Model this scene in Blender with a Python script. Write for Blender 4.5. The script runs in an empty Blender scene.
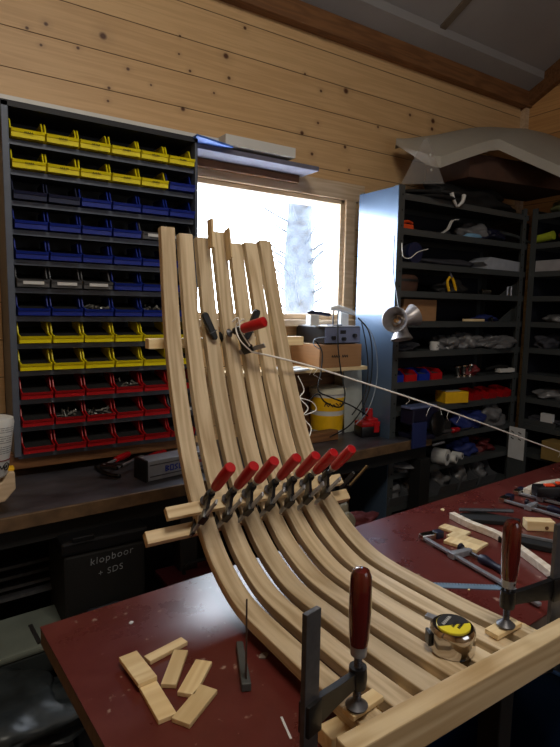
import bpy, bmesh, math, random
from mathutils import Matrix, Vector, noise
random.seed(7)
C = bpy.context.scene.collection
R = math.radians
PI = math.pi

# ------------------------------------------------------------------ camera calibration (wall X axis, depth Y, up Z)
F = 545.0
def _n(v): return Vector(v).normalized()
CX = _n((837, 50, -F)); CU = Vector((70, 4590, F)).normalized()
CU = (CU - CU.dot(CX) * CX).normalized()
CY = CU.cross(CX)
CAM = Vector((0, 0, 1.55))
def at(px, py, ax, val):
    """point of the place seen at a pixel, on the plane axis = val"""
    c = Vector((px - 280, 373.5 - py, -F))
    r = Vector((c.dot(CX), c.dot(CY), c.dot(CU)))
    t = (val - CAM[ax]) / r[ax]
    return CAM + r * t

# ------------------------------------------------------------------ materials
def new(name):
    m = bpy.data.materials.new(name); m.use_nodes = True
    nt = m.node_tree; b = nt.nodes['Principled BSDF']
    return m, nt, b
def lin(c):
    return tuple(((v / 12.92) if v <= .04045 else ((v + .055) / 1.055) ** 2.4) for v in c)
def plain(name, col, rough=.6, metal=0, var=.12, scale=18, bump=0, spec=.5, coat=0, stretch=(1, 1, 1)):
    m, nt, b = new(name); N = nt.nodes; L = nt.links
    col = lin(col)
    tc = N.new('ShaderNodeTexCoord'); mp = N.new('ShaderNodeMapping'); mp.inputs['Scale'].default_value = stretch
    no = N.new('ShaderNodeTexNoise'); no.inputs['Scale'].default_value = scale; no.inputs['Detail'].default_value = 5
    L.new(tc.outputs['Object'], mp.inputs[0]); L.new(mp.outputs[0], no.inputs['Vector'])
    cr = N.new('ShaderNodeValToRGB'); e = cr.color_ramp.elements
    e[0].position = .3; e[1].position = .7
    e[0].color = (*[max(0, v * (1 - var)) for v in col], 1); e[1].color = (*[min(1, v * (1 + var)) for v in col], 1)
    L.new(no.outputs['Fac'], cr.inputs[0]); L.new(cr.outputs[0], b.inputs['Base Color'])
    b.inputs['Roughness'].default_value = rough; b.inputs['Metallic'].default_value = metal
    b.inputs['Specular IOR Level'].default_value = spec; b.inputs['Coat Weight'].default_value = coat
    if bump:
        bp = N.new('ShaderNodeBump'); bp.inputs['Strength'].default_value = bump; bp.inputs['Distance'].default_value = .004
        L.new(no.outputs['Fac'], bp.inputs['Height']); L.new(bp.outputs[0], b.inputs['Normal'])
    return m
def wood(name, light, dark, ax=0, fine=70, rough=.55, coat=0, uv=False, amount=1.0):
    """long grain along local axis ax (or U of the uv map)"""
    m, nt, b = new(name); N = nt.nodes; L = nt.links
    tc = N.new('ShaderNodeTexCoord'); oi = N.new('ShaderNodeObjectInfo')
    ad = N.new('ShaderNodeVectorMath'); ad.operation = 'ADD'
    mu = N.new('ShaderNodeVectorMath'); mu.operation = 'SCALE'; mu.inputs[0].default_value = (3.7, 5.1, 7.3)
    L.new(oi.outputs['Random'], mu.inputs['Scale'])
    L.new(tc.outputs['UV' if uv else 'Object'], ad.inputs[0]); L.new(mu.outputs[0], ad.inputs[1])
    mp = N.new('ShaderNodeMapping'); s = [fine, fine, fine]; s[ax] = fine * .045
    mp.inputs['Scale'].default_value = s; L.new(ad.outputs[0], mp.inputs[0])
    n1 = N.new('ShaderNodeTexNoise'); n1.inputs['Scale'].default_value = 1; n1.inputs['Detail'].default_value = 4; n1.inputs['Roughness'].default_value = .65
    L.new(mp.outputs[0], n1.inputs['Vector'])
    mp2 = N.new('ShaderNodeMapping'); s = [26, 26, 26]; s[ax] = 2.2; mp2.inputs['Scale'].default_value = s
    L.new(ad.outputs[0], mp2.inputs[0])
    n2 = N.new('ShaderNodeTexNoise'); n2.inputs['Scale'].default_value = 1; n2.inputs['Detail'].default_value = 1
    L.new(mp2.outputs[0], n2.inputs['Vector'])
    sc = N.new('ShaderNodeMath'); sc.operation = 'MULTIPLY'; sc.inputs[1].default_value = 26
    L.new(n2.outputs['Fac'], sc.inputs[0])
    sn = N.new('ShaderNodeMath'); sn.operation = 'SINE'; L.new(sc.outputs[0], sn.inputs[0])
    mr = N.new('ShaderNodeMapRange'); mr.inputs['From Min'].default_value = -1; mr.inputs['To Max'].default_value = .5
    L.new(sn.outputs[0], mr.inputs['Value'])
    a2 = N.new('ShaderNodeMath'); a2.operation = 'ADD'; L.new(mr.outputs[0], a2.inputs[0])
    h = N.new('ShaderNodeMath'); h.operation = 'MULTIPLY'; h.inputs[1].default_value = .6 * amount; L.new(n1.outputs['Fac'], h.inputs[0]); L.new(h.outputs[0], a2.inputs[1])
    cr = N.new('ShaderNodeValToRGB'); e = cr.color_ramp.elements
    e[0].position = .12; e[1].position = .85; e[0].color = (*lin(dark), 1); e[1].color = (*lin(light), 1)
    L.new(a2.outputs[0], cr.inputs[0])
    hs = N.new('ShaderNodeHueSaturation'); vr = N.new('ShaderNodeMapRange'); vr.inputs['To Min'].default_value = .88; vr.inputs['To Max'].default_value = 1.08
    L.new(oi.outputs['Random'], vr.inputs['Value']); L.new(vr.outputs[0], hs.inputs['Value'])
    L.new(cr.outputs[0], hs.inputs['Color']); L.new(hs.outputs[0], b.inputs['Base Color'])
    b.inputs['Roughness'].default_value = rough; b.inputs['Coat Weight'].default_value = coat
    return m
def plank_wall(name, hax, knots, light, dark, z0=2.444, pitch=.1475):
    """horizontal tongue and groove boards with knots; hax = horizontal world axis"""
    m, nt, b = new(name); N = nt.nodes; L = nt.links
    g = N.new('ShaderNodeNewGeometry'); sp = N.new('ShaderNodeSeparateXYZ'); L.new(g.outputs['Position'], sp.inputs[0])
    H = sp.outputs[hax]; Z = sp.outputs[2]
    def mth(op, a, b_=None, c_=None):
        n = N.new('ShaderNodeMath'); n.operation = op
        for i, v in enumerate((a, b_, c_)):
            if v is None: continue
            if isinstance(v, (int, float)): n.inputs[i].default_value = v
            else: L.new(v, n.inputs[i])
        return n.outputs[0]
    zz = mth('DIVIDE', mth('SUBTRACT', Z, z0 - 40 * pitch), pitch)
    row = mth('FLOOR', zz); fr = mth('FRACT', zz)
    edge = mth('MINIMUM', fr, mth('SUBTRACT', 1, fr))
    groove = N.new('ShaderNodeMapRange'); groove.inputs['From Min'].default_value = .004; groove.inputs['From Max'].default_value = .014
    L.new(edge, groove.inputs['Value'])
    cb = N.new('ShaderNodeCombineXYZ')
    L.new(mth('MULTIPLY', H, 1.1), cb.inputs[0]); L.new(mth('MULTIPLY', Z, 26), cb.inputs[1]); L.new(mth('MULTIPLY', row, 3.3), cb.inputs[2])
    n1 = N.new('ShaderNodeTexNoise'); n1.inputs['Scale'].default_value = 1; n1.inputs['Detail'].default_value = 3; L.new(cb.outputs[0], n1.inputs['Vector'])
    wv = mth('SINE', mth('MULTIPLY', n1.outputs['Fac'], 30))
    cb2 = N.new('ShaderNodeCombineXYZ')
    L.new(mth('MULTIPLY', H, 6), cb2.inputs[0]); L.new(mth('MULTIPLY', Z, 160), cb2.inputs[1])
    n2 = N.new('ShaderNodeTexNoise'); n2.inputs['Scale'].default_value = 1; L.new(cb2.outputs[0], n2.inputs['Vector'])
    wn = N.new('ShaderNodeTexWhiteNoise'); wn.noise_dimensions = '1D'; L.new(row, wn.inputs['W'])
    f = mth('ADD', mth('MULTIPLY', wv, .12), mth('ADD', mth('MULTIPLY', n2.outputs['Fac'], .35), mth('MULTIPLY', wn.outputs['Value'], .4)))
    cr = N.new('ShaderNodeValToRGB'); e = cr.color_ramp.elements
    e[0].position = .0; e[1].position = .7; e[0].color = (*lin(dark), 1); e[1].color = (*lin(light), 1); L.new(f, cr.inputs[0])
    acc = None
    for kx, kz, kr in knots:
        dx = mth('SUBTRACT', H, kx); dz = mth('MULTIPLY', mth('SUBTRACT', Z, kz), 1.1)
        d = mth('SQRT', mth('ADD', mth('MULTIPLY', dx, dx), mth('MULTIPLY', dz, dz)))
        d = mth('DIVIDE', d, kr); acc = d if acc is None else mth('MINIMUM', acc, d)
    # more, random knots
    cb3 = N.new('ShaderNodeCombineXYZ'); L.new(mth('MULTIPLY', H, 1.6), cb3.inputs[0]); L.new(mth('MULTIPLY', Z, 3.2), cb3.inputs[1])
    if not knots:
        vo = N.new('ShaderNodeTexVoronoi'); vo.inputs['Scale'].default_value = 1.3; L.new(cb3.outputs[0], vo.inputs['Vector'])
        acc = mth('DIVIDE', vo.outputs['Distance'], .04)
    k = N.new('ShaderNodeMapRange'); k.inputs['From Min'].default_value = .55; k.inputs['From Max'].default_value = 1.2; L.new(acc, k.inputs['Value'])
    k2 = N.new('ShaderNodeMapRange'); k2.inputs['From Min'].default_value = .8; k2.inputs['From Max'].default_value = 4; k2.inputs['To Min'].default_value = .86; L.new(acc, k2.inputs['Value'])
    m1 = N.new('ShaderNodeMix'); m1.data_type = 'RGBA'; L.new(k.outputs[0], m1.inputs['Factor'])
    m1.inputs['A'].default_value = (*lin((.36, .21, .12)), 1); L.new(cr.outputs[0], m1.inputs['B'])
    m2 = N.new('ShaderNodeMix'); m2.data_type = 'RGBA'; L.new(groove.outputs[0], m2.inputs['Factor'])
    m2.inputs['A'].default_value = (*lin((.26, .17, .09)), 1); L.new(m1.outputs['Result'], m2.inputs['B'])
    m3 = N.new('ShaderNodeMix'); m3.data_type = 'RGBA'; m3.blend_type = 'MULTIPLY'; m3.inputs['Factor'].default_value = 1
    L.new(m2.outputs['Result'], m3.inputs['A']); L.new(k2.outputs[0], m3.inputs['B']); L.new(m3.outputs['Result'], b.inputs['Base Color'])
    bp = N.new('ShaderNodeBump'); bp.inputs['Strength'].default_value = .6; bp.inputs['Distance'].default_value = .01
    L.new(groove.outputs[0], bp.inputs['Height']); L.new(bp.outputs[0], b.inputs['Normal'])
    b.inputs['Roughness'].default_value = .5
    return m

M = {}
M['slat'] = wood('bent_ash', (.84, .76, .63), (.66, .56, .42), 0, 230, .5, uv=True, amount=1.15)
M['ash'] = wood('ash_board', (.88, .79, .63), (.74, .62, .45), 0, 90, .5)
M['pine'] = wood('pine', (.93, .84, .66), (.84, .72, .52), 0, 60, .55)
M['pale'] = wood('pale_wood', (.90, .86, .80), (.80, .74, .66), 0, 60, .5)
M['oldwood'] = wood('old_wood', (.50, .34, .20), (.36, .23, .13), 0, 50, .6)
M['frame'] = wood('window_wood', (.84, .75, .63), (.74, .64, .52), 0, 40, .5)
M['beam'] = wood('beam_wood', (.52, .36, .22), (.40, .26, .15), 0, 30, .6)
M['handlewood'] = wood('varnished_handle', (.36, .10, .08), (.20, .045, .04), 2, 60, .18, coat=.8)
M['red'] = plain('red_plastic', (.68, .07, .10), .35, var=.08)
M['black'] = plain('black_enamel', (.06, .06, .07), .35, var=.2)
M['blackm'] = plain('black_matt', (.05, .05, .055), .7, var=.3)
M['steel'] = plain('steel', (.62, .63, .66), .38, .5, var=.15, scale=60)
M['dsteel'] = plain('dark_steel', (.34, .34, .36), .4, .5, var=.2, scale=60)
M['silver'] = plain('silver_lid', (.72, .74, .78), .3, .3)
M['chrome'] = plain('chrome', (.80, .78, .76), .12, 1, var=.05)
M['shelf'] = plain('grey_painted_steel', (.25, .265, .27), .42, .0, var=.08, scale=6)
M['sidepanel'] = plain('side_panel_steel', (.36, .44, .54), .30, .35, var=.03, scale=4, coat=.5)
M['rack'] = plain('rack_steel', (.33, .36, .42), .5, .2, var=.1)
M['rackback'] = plain('rack_back_shade', (.07, .08, .12), .6, var=.1)  # near-black colour holds the shade behind bins and shelves
M['b_yellow'] = plain('yellow_bin', (.96, .90, .04), .4, var=.05)
M['b_blue'] = plain('blue_bin', (.07, .17, .58), .4, var=.05)
M['b_red'] = plain('red_bin', (.70, .07, .10), .4, var=.05)
M['b_dark'] = plain('dark_bin', (.10, .13, .26), .4, var=.05)
M['binshade'] = plain('bin_inner_shade', (.07, .07, .08), .8, var=.5, scale=60, bump=.8)
M['b_grey'] = plain('grey_bin', (.34, .35, .37), .45, var=.08)
M['white'] = plain('white_plastic', (.82, .82, .81), .45, var=.04)
M['paper'] = plain('paper', (.80, .81, .82), .8, var=.04)
M['ink'] = plain('ink', (.10, .09, .10), .8, var=.1)
M['inkblue'] = plain('blue_print', (.12, .22, .62), .6)
M['chalk'] = plain('chalk', (.55, .57, .60), .9)
M['cardboard'] = plain('cardboard', (.62, .46, .31), .85, var=.08, scale=9, stretch=(1, 1, 12))
M['brown'] = plain('brown_box', (.28, .18, .13), .8, var=.15)
M['ceil'] = plain('ceiling_panel', (.60, .60, .61), .85, var=.06, scale=2)
M['floor'] = plain('concrete_floor', (.20, .20, .21), .8, var=.3, scale=5, bump=.2)
M['benchtop'] = plain('worn_bench_top', (.25, .245, .27), .38, var=.5, scale=7, bump=.1, stretch=(1, 2, 1))
M['benchedge'] = plain('bench_edge', (.38, .29, .20), .6, var=.4, scale=20)
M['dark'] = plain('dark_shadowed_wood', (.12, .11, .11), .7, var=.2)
M['canopy'] = plain('grey_white_shell', (.62, .60, .56), .6, var=.06, scale=3)
M['cord'] = plain('white_cord', (.95, .94, .92), .8)
M['cable'] = plain('black_cable', (.04, .04, .05), .5)
M['gcable'] = plain('grey_cable', (.55, .60, .66), .5)
M['bag'] = plain('grey_plastic_bag', (.42, .42, .43), .3, var=.35, scale=8, bump=.5)
M['bagd'] = plain('dark_cloth', (.20, .20, .23), .8, var=.35, scale=9, bump=.4)
M['bluecloth'] = plain('blue_cloth', (.10, .16, .42), .7, var=.3, scale=9, bump=.4)
M['navy'] = plain('navy', (.06, .07, .17), .45, var=.2)
M['yellow'] = plain('yellow_plastic', (.92, .72, .10), .4)
M['orange'] = plain('orange_plastic', (.85, .30, .12), .45)
M['green'] = plain('olive_green', (.42, .46, .32), .7, var=.15)
M['lime'] = plain('lime', (.66, .72, .20), .5)
M['teal'] = plain('blue_tarp', (.05, .20, .34), .6, var=.15, scale=3)
M['maroon'] = plain('maroon_box', (.20, .08, .08), .6)
M['lamp'] = plain('brushed_lamp', (.62, .60, .60), .35, .6, var=.1)
M['olive'] = plain('dusty_crate', (.40, .43, .40), .7, var=.25, scale=6)
M['brass'] = plain('brassy_steel', (.66, .58, .42), .35, .8)
M['screws'] = plain('zinc_screws', (.62, .62, .60), .35, .7, var=.4, scale=90)
M['bark'] = plain('bark', (.21, .235, .27), .9, var=.6, scale=9, bump=.6)
M['snow'] = plain('pale_ground', (.80, .82, .84), .9)

# red laminate table top
def laminate():
    m, nt, b = new('red_laminate'); N = nt.nodes; L = nt.links
    tc = N.new('ShaderNodeTexCoord')
    n1 = N.new('ShaderNodeTexNoise'); n1.inputs['Scale'].default_value = 5; n1.inputs['Detail'].default_value = 8; n1.inputs['Roughness'].default_value = .7
    L.new(tc.outputs['Object'], n1.inputs['Vector'])
    cr = N.new('ShaderNodeValToRGB'); e = cr.color_ramp.elements
    e[0].position = .3; e[1].position = .72; e[0].color = (*lin((.31, .11, .10)), 1); e[1].color = (*lin((.40, .18, .16)), 1)
    L.new(n1.outputs['Fac'], cr.inputs[0])
    n2 = N.new('ShaderNodeTexNoise'); n2.inputs['Scale'].default_value = 38; n2.inputs['Detail'].default_value = 3
    L.new(tc.outputs['Object'], n2.inputs['Vector'])
    mr = N.new('ShaderNodeMapRange'); mr.inputs['From Min'].default_value = .68; mr.inputs['From Max'].default_value = .76
    L.new(n2.outputs['Fac'], mr.inputs['Value'])
    mx = N.new('ShaderNodeMix'); mx.data_type = 'RGBA'; L.new(mr.outputs[0], mx.inputs['Factor'])
    L.new(cr.outputs[0], mx.inputs['A']); mx.inputs['B'].default_value = (*lin((.62, .52, .47)), 1)
    L.new(mx.outputs['Result'], b.inputs['Base Color'])
    r = N.new('ShaderNodeMapRange'); r.inputs['To Min'].default_value = .18; r.inputs['To Max'].default_value = .40
    L.new(n1.outputs['Fac'], r.inputs['Value']); L.new(r.outputs[0], b.inputs['Roughness'])
    return m
M['laminate'] = laminate()
def clear(name, tint, fac, rough=.05):
    m, nt, b = new(name); N = nt.nodes; L = nt.links
    out = N['Material Output']; tr = N.new('ShaderNodeBsdfTransparent'); tr.inputs[0].default_value = (*tint, 1)
    mx = N.new('ShaderNodeMixShader'); mx.inputs[0].default_value = fac
    b.inputs['Roughness'].default_value = rough; b.inputs['Base Color'].default_value = (*tint, 1)
    L.new(tr.outputs[0], mx.inputs[1]); L.new(b.outputs[0], mx.inputs[2]); L.new(mx.outputs[0], out.inputs[0])
    return m
M['glass'] = clear('window_glass', (.97, .99, 1), .05)
M['acrylic'] = clear('clear_acrylic', (.88, .86, .84), .10)

# ------------------------------------------------------------------ mesh builder
class B:
    def __init__(s): s.bm = bmesh.new(); s.uv = None
    def _f(s, vs):
        try: return s.bm.faces.new(vs)
        except ValueError: return None
    def box(s, c, d, m=None, bev=0):
        m = m or Matrix()
        r = bmesh.ops.create_cube(s.bm, size=1, matrix=Matrix.Translation(c) @ Matrix.Diagonal((*d, 1)))
        if bev:
            es = list({e for v in r['verts'] for e in v.link_edges})
            rr = bmesh.ops.bevel(s.bm, geom=es, offset=bev, segments=2, affect='EDGES', profile=.6)
            vs = list({v for v in rr['verts']} | {v for v in r['verts'] if v.is_valid})
        else: vs = r['verts']
        for v in vs: v.co = m @ v.co
        return s
    def tube(s, pts, r, n=10, caps=True):
        pts = [Vector(p) for p in pts]
        rs = r if isinstance(r, (list, tuple)) else [r] * len(pts)
        t0 = (pts[1] - pts[0]).normalized()
        up = Vector((0, 0, 1)) if abs(t0.z) < .9 else Vector((1, 0, 0))
        a = t0.cross(up).normalized(); rings = []
        for i, p in enumerate(pts):
            t = (pts[min(i + 1, len(pts) - 1)] - pts[max(i - 1, 0)]).normalized()
            a = (a - a.dot(t) * t).normalized(); b = t.cross(a)
            rings.append([s.bm.verts.new(p + (a * math.cos(2 * PI * k / n) + b * math.sin(2 * PI * k / n)) * rs[i]) for k in range(n)])
        for A, Bq in zip(rings, rings[1:]):
            for k in range(n): s._f((A[k], A[(k + 1) % n], Bq[(k + 1) % n], Bq[k]))
        if caps: s._f(rings[0][::-1]); s._f(rings[-1])
        return s
    def cyl(s, p0, p1, r0, r1=None, n=20):
        return s.tube([p0, p1], [r0, r0 if r1 is None else r1], n)
    def lathe(s, prof, m=None, n=24):
        m = m or Matrix(); rings = []
        for r, z in prof:
            rings.append([s.bm.verts.new(m @ Vector((max(r, 1e-5) * math.cos(2 * PI * k / n), max(r, 1e-5) * math.sin(2 * PI * k / n), z))) for k in range(n)])
        for A, Bq in zip(rings, rings[1:]):
            for k in range(n): s._f((A[k], A[(k + 1) % n], Bq[(k + 1) % n], Bq[k]))
        s._f(rings[0][::-1]); s._f(rings[-1])
        return s
    def prism(s, poly, z0, z1, m=None, holes=None):
        """poly in xy, extruded along z"""
        m = m or Matrix()
        lo = [s.bm.verts.new(m @ Vector((x, y, z0))) for x, y in poly]; hi = [s.bm.verts.new(m @ Vector((x, y, z1))) for x, y in poly]
        s._f(lo[::-1]); s._f(hi); n = len(poly)
        for i in range(n): s._f((lo[i], lo[(i + 1) % n], hi[(i + 1) % n], hi[i]))
        return s
    def blob(s, c, d, amp=.25, seed=0, sub=3, freq=3, floor=True, m=None):
        m = m or Matrix()
        r = bmesh.ops.create_icosphere(s.bm, subdivisions=sub, radius=.5)
        for v in r['verts']:
            p = v.co.copy()
            k = 1 + amp * noise.noise(p * freq + Vector((seed * 3.1, seed, -seed))) * 2 + amp * .5 * noise.noise(p * freq * 2.7 + Vector((seed, 7, seed)))
            p = p * k
            if floor: p.z = max(p.z, -.32)
            v.co = m @ (Vector(c) + Vector((p.x * d[0], p.y * d[1], (p.z + (.32 if floor else 0)) * d[2])))
        return s
    def quad(s, ps, uvs=None):
        return s._f([s.bm.verts.new(p) for p in ps])
    def stroke(s, pts, w, m=None, h=.0006):
        """flat pen stroke in the xy plane of m"""
        m = m or Matrix()
        for (x0, y0), (x1, y1) in zip(pts, pts[1:]):
            d = Vector((x1 - x0, y1 - y0)); l = max(d.length, 1e-6); a = math.atan2(d.y, d.x)
            s.box((0, 0, 0), (l + w * .6, w, h), m @ Matrix.Translation(((x0 + x1) / 2, (y0 + y1) / 2, h / 2)) @ Matrix.Rotation(a, 4, 'Z'))
        return s
def add_mod(o, bevel=0, solid=0, sub=0):
    if solid: q = o.modifiers.new('thickness', 'SOLIDIFY'); q.thickness = solid; q.offset = 0
    if bevel: q = o.modifiers.new('edges', 'BEVEL'); q.width = bevel; q.segments = 2; q.limit_method = 'ANGLE'; q.angle_limit = R(40)
    if sub: q = o.modifiers.new('smooth', 'SUBSURF'); q.levels = sub; q.render_levels = sub
def P(name, b, mat, parent=None, bevel=0, smooth=False, solid=0, sub=0, mtx=None, label=None):
    """link ONE mesh object; verts are in the parent's frame"""
    bmesh.ops.recalc_face_normals(b.bm, faces=b.bm.faces)
    me = bpy.data.meshes.new(name); b.bm.to_mesh(me); b.bm.free()
    me.materials.append(M[mat] if isinstance(mat, str) else mat)
    if smooth:
        for p in me.polygons: p.use_smooth = True
        if smooth != 'all':
            try: me.set_sharp_from_angle(angle=R(38))
            except Exception: pass
    o = bpy.data.objects.new(name, me); C.objects.link(o)
    if parent is not None: o.parent = parent
    if mtx is not None: o.matrix_basis = mtx
    add_mod(o, bevel, solid, sub)
    if label: o['label'] = label
    return o
def tag(o, label, cat, group=None, kind=None):
    o['label'] = label; o['category'] = cat
    if group: o['group'] = group
    if kind: o['kind'] = kind
    return o
def T(name, label, cat, mtx, group=None):
    if not isinstance(mtx, Matrix): mtx = Matrix.Translation(mtx)
    o = bpy.data.objects.new(name, None); C.objects.link(o); o.empty_display_size = .05
    o.matrix_basis = mtx
    return tag(o, label, cat, group)
def S(name, b, mat, label, cat, mtx=None, group=None, kind=None, **k):
    """thing that is one mesh, verts local to mtx"""
    if mtx is not None and not isinstance(mtx, Matrix): mtx = Matrix.Translation(mtx)
    return tag(P(name, b, mat, mtx=mtx, **k), label, cat, group, kind)
def struct(name, b, mat, parent=None, **k):
    o = P(name, b, mat, parent, **k)
    if parent is None: o['kind'] = 'structure'
    return o
def frame(o, x, z):
    z = Vector(z).normalized(); x = Vector(x); x = (x - x.dot(z) * z).normalized(); y = z.cross(x)
    m = Matrix((x, y, z)).transposed().to_4x4(); m.translation = Vector(o); return m
def rz(loc, a=0, rx=0, ry=0):
    return Matrix.Translation(loc) @ Matrix.Rotation(a, 4, 'Z') @ Matrix.Rotation(ry, 4, 'Y') @ Matrix.Rotation(rx, 4, 'X')
def dup(root, mtx, label, group=None):
    r = root.copy(); C.objects.link(r); r.matrix_basis = mtx; r['label'] = label
    if group: r['group'] = group
    for ch in list(root.children):
        c = ch.copy(); C.objects.link(c); c.parent = r
        for g in list(ch.children):
            d = g.copy(); C.objects.link(d); d.parent = c
    return r
def curve(pts, k=8):
    """smooth (Catmull-Rom) path"""
    pts = [Vector(p) for p in pts]; out = []
    for i in range(len(pts) - 1):
        p0 = pts[max(i - 1, 0)]; p1 = pts[i]; p2 = pts[i + 1]; p3 = pts[min(i + 2, len(pts) - 1)]
        for j in range(k):
            t = j / k
            out.append(.5 * ((2 * p1) + (p2 - p0) * t + (2 * p0 - 5 * p1 + 4 * p2 - p3) * t * t + (3 * p1 - p0 - 3 * p2 + p3) * t ** 3))
    out.append(pts[-1]); return out
ORD = ['first', 'second', 'third', 'fourth', 'fifth', 'sixth', 'seventh', 'eighth', 'ninth', 'tenth', 'eleventh', 'twelfth']

# ================================================================== THE ROOM
WY, WX, LX, BY = 2.40, 3.56, -1.4, -2.2
ZE = 3.06; SL = .47; RY = .1; ZR = ZE + (WY - RY) * SL
KN = []
for px, py, r in ((27, 28, .012), (46, 24, .014), (41, 45, .010), (78, 48, .012), (103, 36, .026), (128, 69, .013), (109, 88, .012), (108, 101, .010),
                  (180, 36, .010), (179, 54, .009), (190, 71, .012), (226, 56, .024), (229, 78, .015), (214, 93, .010), (183, 109, .018), (245, 28, .015), (151, 85, .009),
                  (305, 74, .012), (321, 91, .014), (346, 91, .028), (302, 133, .020), (345, 147, .017), (312, 154, .016), (318, 123, .013), (410, 115, .016),
                  (433, 121, .028), (432, 129, .02), (378, 127, .013), (325, 36, .022), (300, 171, .012), (349, 170, .012)):
    p = at(px, py, 1, WY); KN.append((p.x, p.z, r * .62))
wallmat = plank_wall('pine_board_wall', 0, KN, (.87, .73, .54), (.76, .61, .43))
sidemat = plank_wall('pine_board_side_wall', 1, [], (.86, .68, .45), (.72, .52, .31))
wx0, wx1, wz0, wz1 = 1.02, 1.975, 1.50, 2.15
b = B()
for x0, x1, z0, z1 in ((LX, wx0, 0, ZE), (wx1, WX, 0, ZE), (wx0, wx1, 0, wz0), (wx0, wx1, wz1, ZE)):
    b.box(((x0 + x1) / 2, WY + .06, (z0 + z1) / 2), (x1 - x0, .12, z1 - z0))
struct('wall_back', b, wallmat)
def gable(x, t):
    b = B()
    poly = [(BY, 0), (WY + .12, 0), (WY + .12, ZE), (RY, ZR), (BY, ZE + (RY - BY) * 0 + ZR - (RY - BY) * SL - ZE)]
    m = Matrix(((0, 0, 1, x), (1, 0, 0, 0), (0, 1, 0, 0), (0, 0, 0, 1)))
    b.prism(poly, 0, t, m); return b
struct('wall_right', gable(WX, .12), sidemat)
struct('wall_left', gable(LX - .12, .12), sidemat)
zb = ZR - (RY - BY) * SL
b = B(); b.box(((LX + WX) / 2, BY - .06, zb / 2), (WX - LX, .12, zb)); struct('wall_front', b, wallmat)
b = B(); b.box(((LX + WX) / 2, .1, -.05), (WX - LX + .24, 4.9, .1)); struct('floor', b, 'floor')
b = B(); mm = Matrix(((0, 0, 1, 0), (1, 0, 0, 0), (0, 1, 0, 0), (0, 0, 0, 1)))
b.prism([(WY + .12, ZE - .12 * SL), (RY, ZR), (BY - .12, zb - .12 * SL), (BY - .12, zb + .1), (RY, ZR + .14), (WY + .12, ZE + .1)], LX - .12, WX + .12, mm)
struct('ceiling', b, 'ceil')
def slope_box(x0, x1, y0, y1, t):   # strip fixed under the ceiling slope
    b = B(); za = ZE + (WY - y0) * SL; zc = ZE + (WY - y1) * SL
    b.prism([(y0, za), (y1, zc), (y1, zc - t), (y0, za - t)], x0, x1, mm); return b
# beam along the eave, dark, lit warm from below
b = B(); b.box(((LX + WX) / 2, WY - .03, 2.995), (WX - LX, .06, .10)); struct('trim_1', b, 'beam', bevel=.004)
b = B(); b.prism([(2.345, 3.045), (2.345, 3.09), (2.24, 3.139), (2.24, 3.09)], LX, WX, mm); struct('trim_2', b, 'ceil')
p1 = at(437, 62, 1, 2.25); xs = p1.x
struct('trim_3', slope_box(xs, xs + .045, 2.24, .2, .012), plain('ceiling_batten', (.42, .38, .33), .8))
b = B(); b.box((WX - .02, WY - .02, 1.5), (.04, .04, 2.9)); struct('trim_4', b, 'frame')
b = B(); b.prism([(WY, ZE), (RY, ZR), (RY, ZR - .13), (WY, ZE - .13)], WX - .045, WX, mm); struct('trim_5', b, 'beam')

# window: frame, sill, pane, and the outdoors behind it
cx, cz = (wx0 + wx1) / 2, (wz0 + wz1) / 2
b = B(); fy = WY + .06
b.box((cx, fy, wz1 - .012), (wx1 - wx0, .14, .024)); b.box((cx, fy, wz0 + .014), (wx1 - wx0, .14, .028))
b.box((wx0 + .014, fy, cz), (.028, .14, wz1 - wz0)); b.box((wx1 - .014, fy, cz), (.028, .14, wz1 - wz0))
wn = struct('window_1', b, 'frame', bevel=.003)
b = B()
b.box((cx + .03, WY - .012, wz1 + .045), (wx1 - wx0 + .2, .026, .09)); b.box((wx1 + .035, WY - .012, cz - .08), (.07, .026, wz1 - wz0 + .16))
b.box((wx0 - .04, WY - .012, cz), (.08, .026, wz1 - wz0))
P('window_casing', b, 'frame', wn, bevel=.003)
b = B(); b.box((cx + .03, WY - .03, wz0 - .02), (wx1 - wx0 + .2, .07, .035)); P('window_sill', b, 'frame', wn, bevel=.003)
b = B(); b.box((cx, WY + .095, cz), (wx1 - wx0 - .05, .004, wz1 - wz0 - .05)); P('pane', b, 'glass', wn)
# outdoors
b = B(); b.box((4, 14, -.3), (40, 22, .1)); struct('ground_outside', b, 'snow')
def tree(x, y, r, h, seed, label):
    rnd = random.Random(seed); t = T('bare_tree', label, 'tree', (x, y, -.25))
    b = B(); pts = [(0, 0, 0), (.05, 0, h * .3), (.02, .03, h * .6), (.12, 0, h)]
    b.tube(curve(pts, 6), [r * (1.15 - .03 * i) for i in range(19)], 14)
    for v in b.bm.verts: v.co += v.normal * 0 + Vector((noise.noise(v.co * 6), noise.noise(v.co * 6 + Vector((5, 5, 5))), 0)) * r * .3
    P('trunk', b, 'bark', t, smooth=True)
    b = B()
    for i in range(70):
        z = h * (.25 + .7 * rnd.random()); a = rnd.random() * 2 * PI; l = .25 + .6 * rnd.random()
        d = Vector((math.cos(a), math.sin(a), .5)); p = Vector((.05, 0, z))
        b.tube(curve([p, p + d * l * .5, p + d * l + Vector((0, 0, .1))], 4), [.02 * (1 - k / 10) for k in range(9)], 5)
    P('branches', b, 'bark', t)
q = at(297, 320, 1, 5.2)
tree(q.x, 5.2, .18, 5.0, 3, 'pale bare tree trunk standing outside the window')

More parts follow.
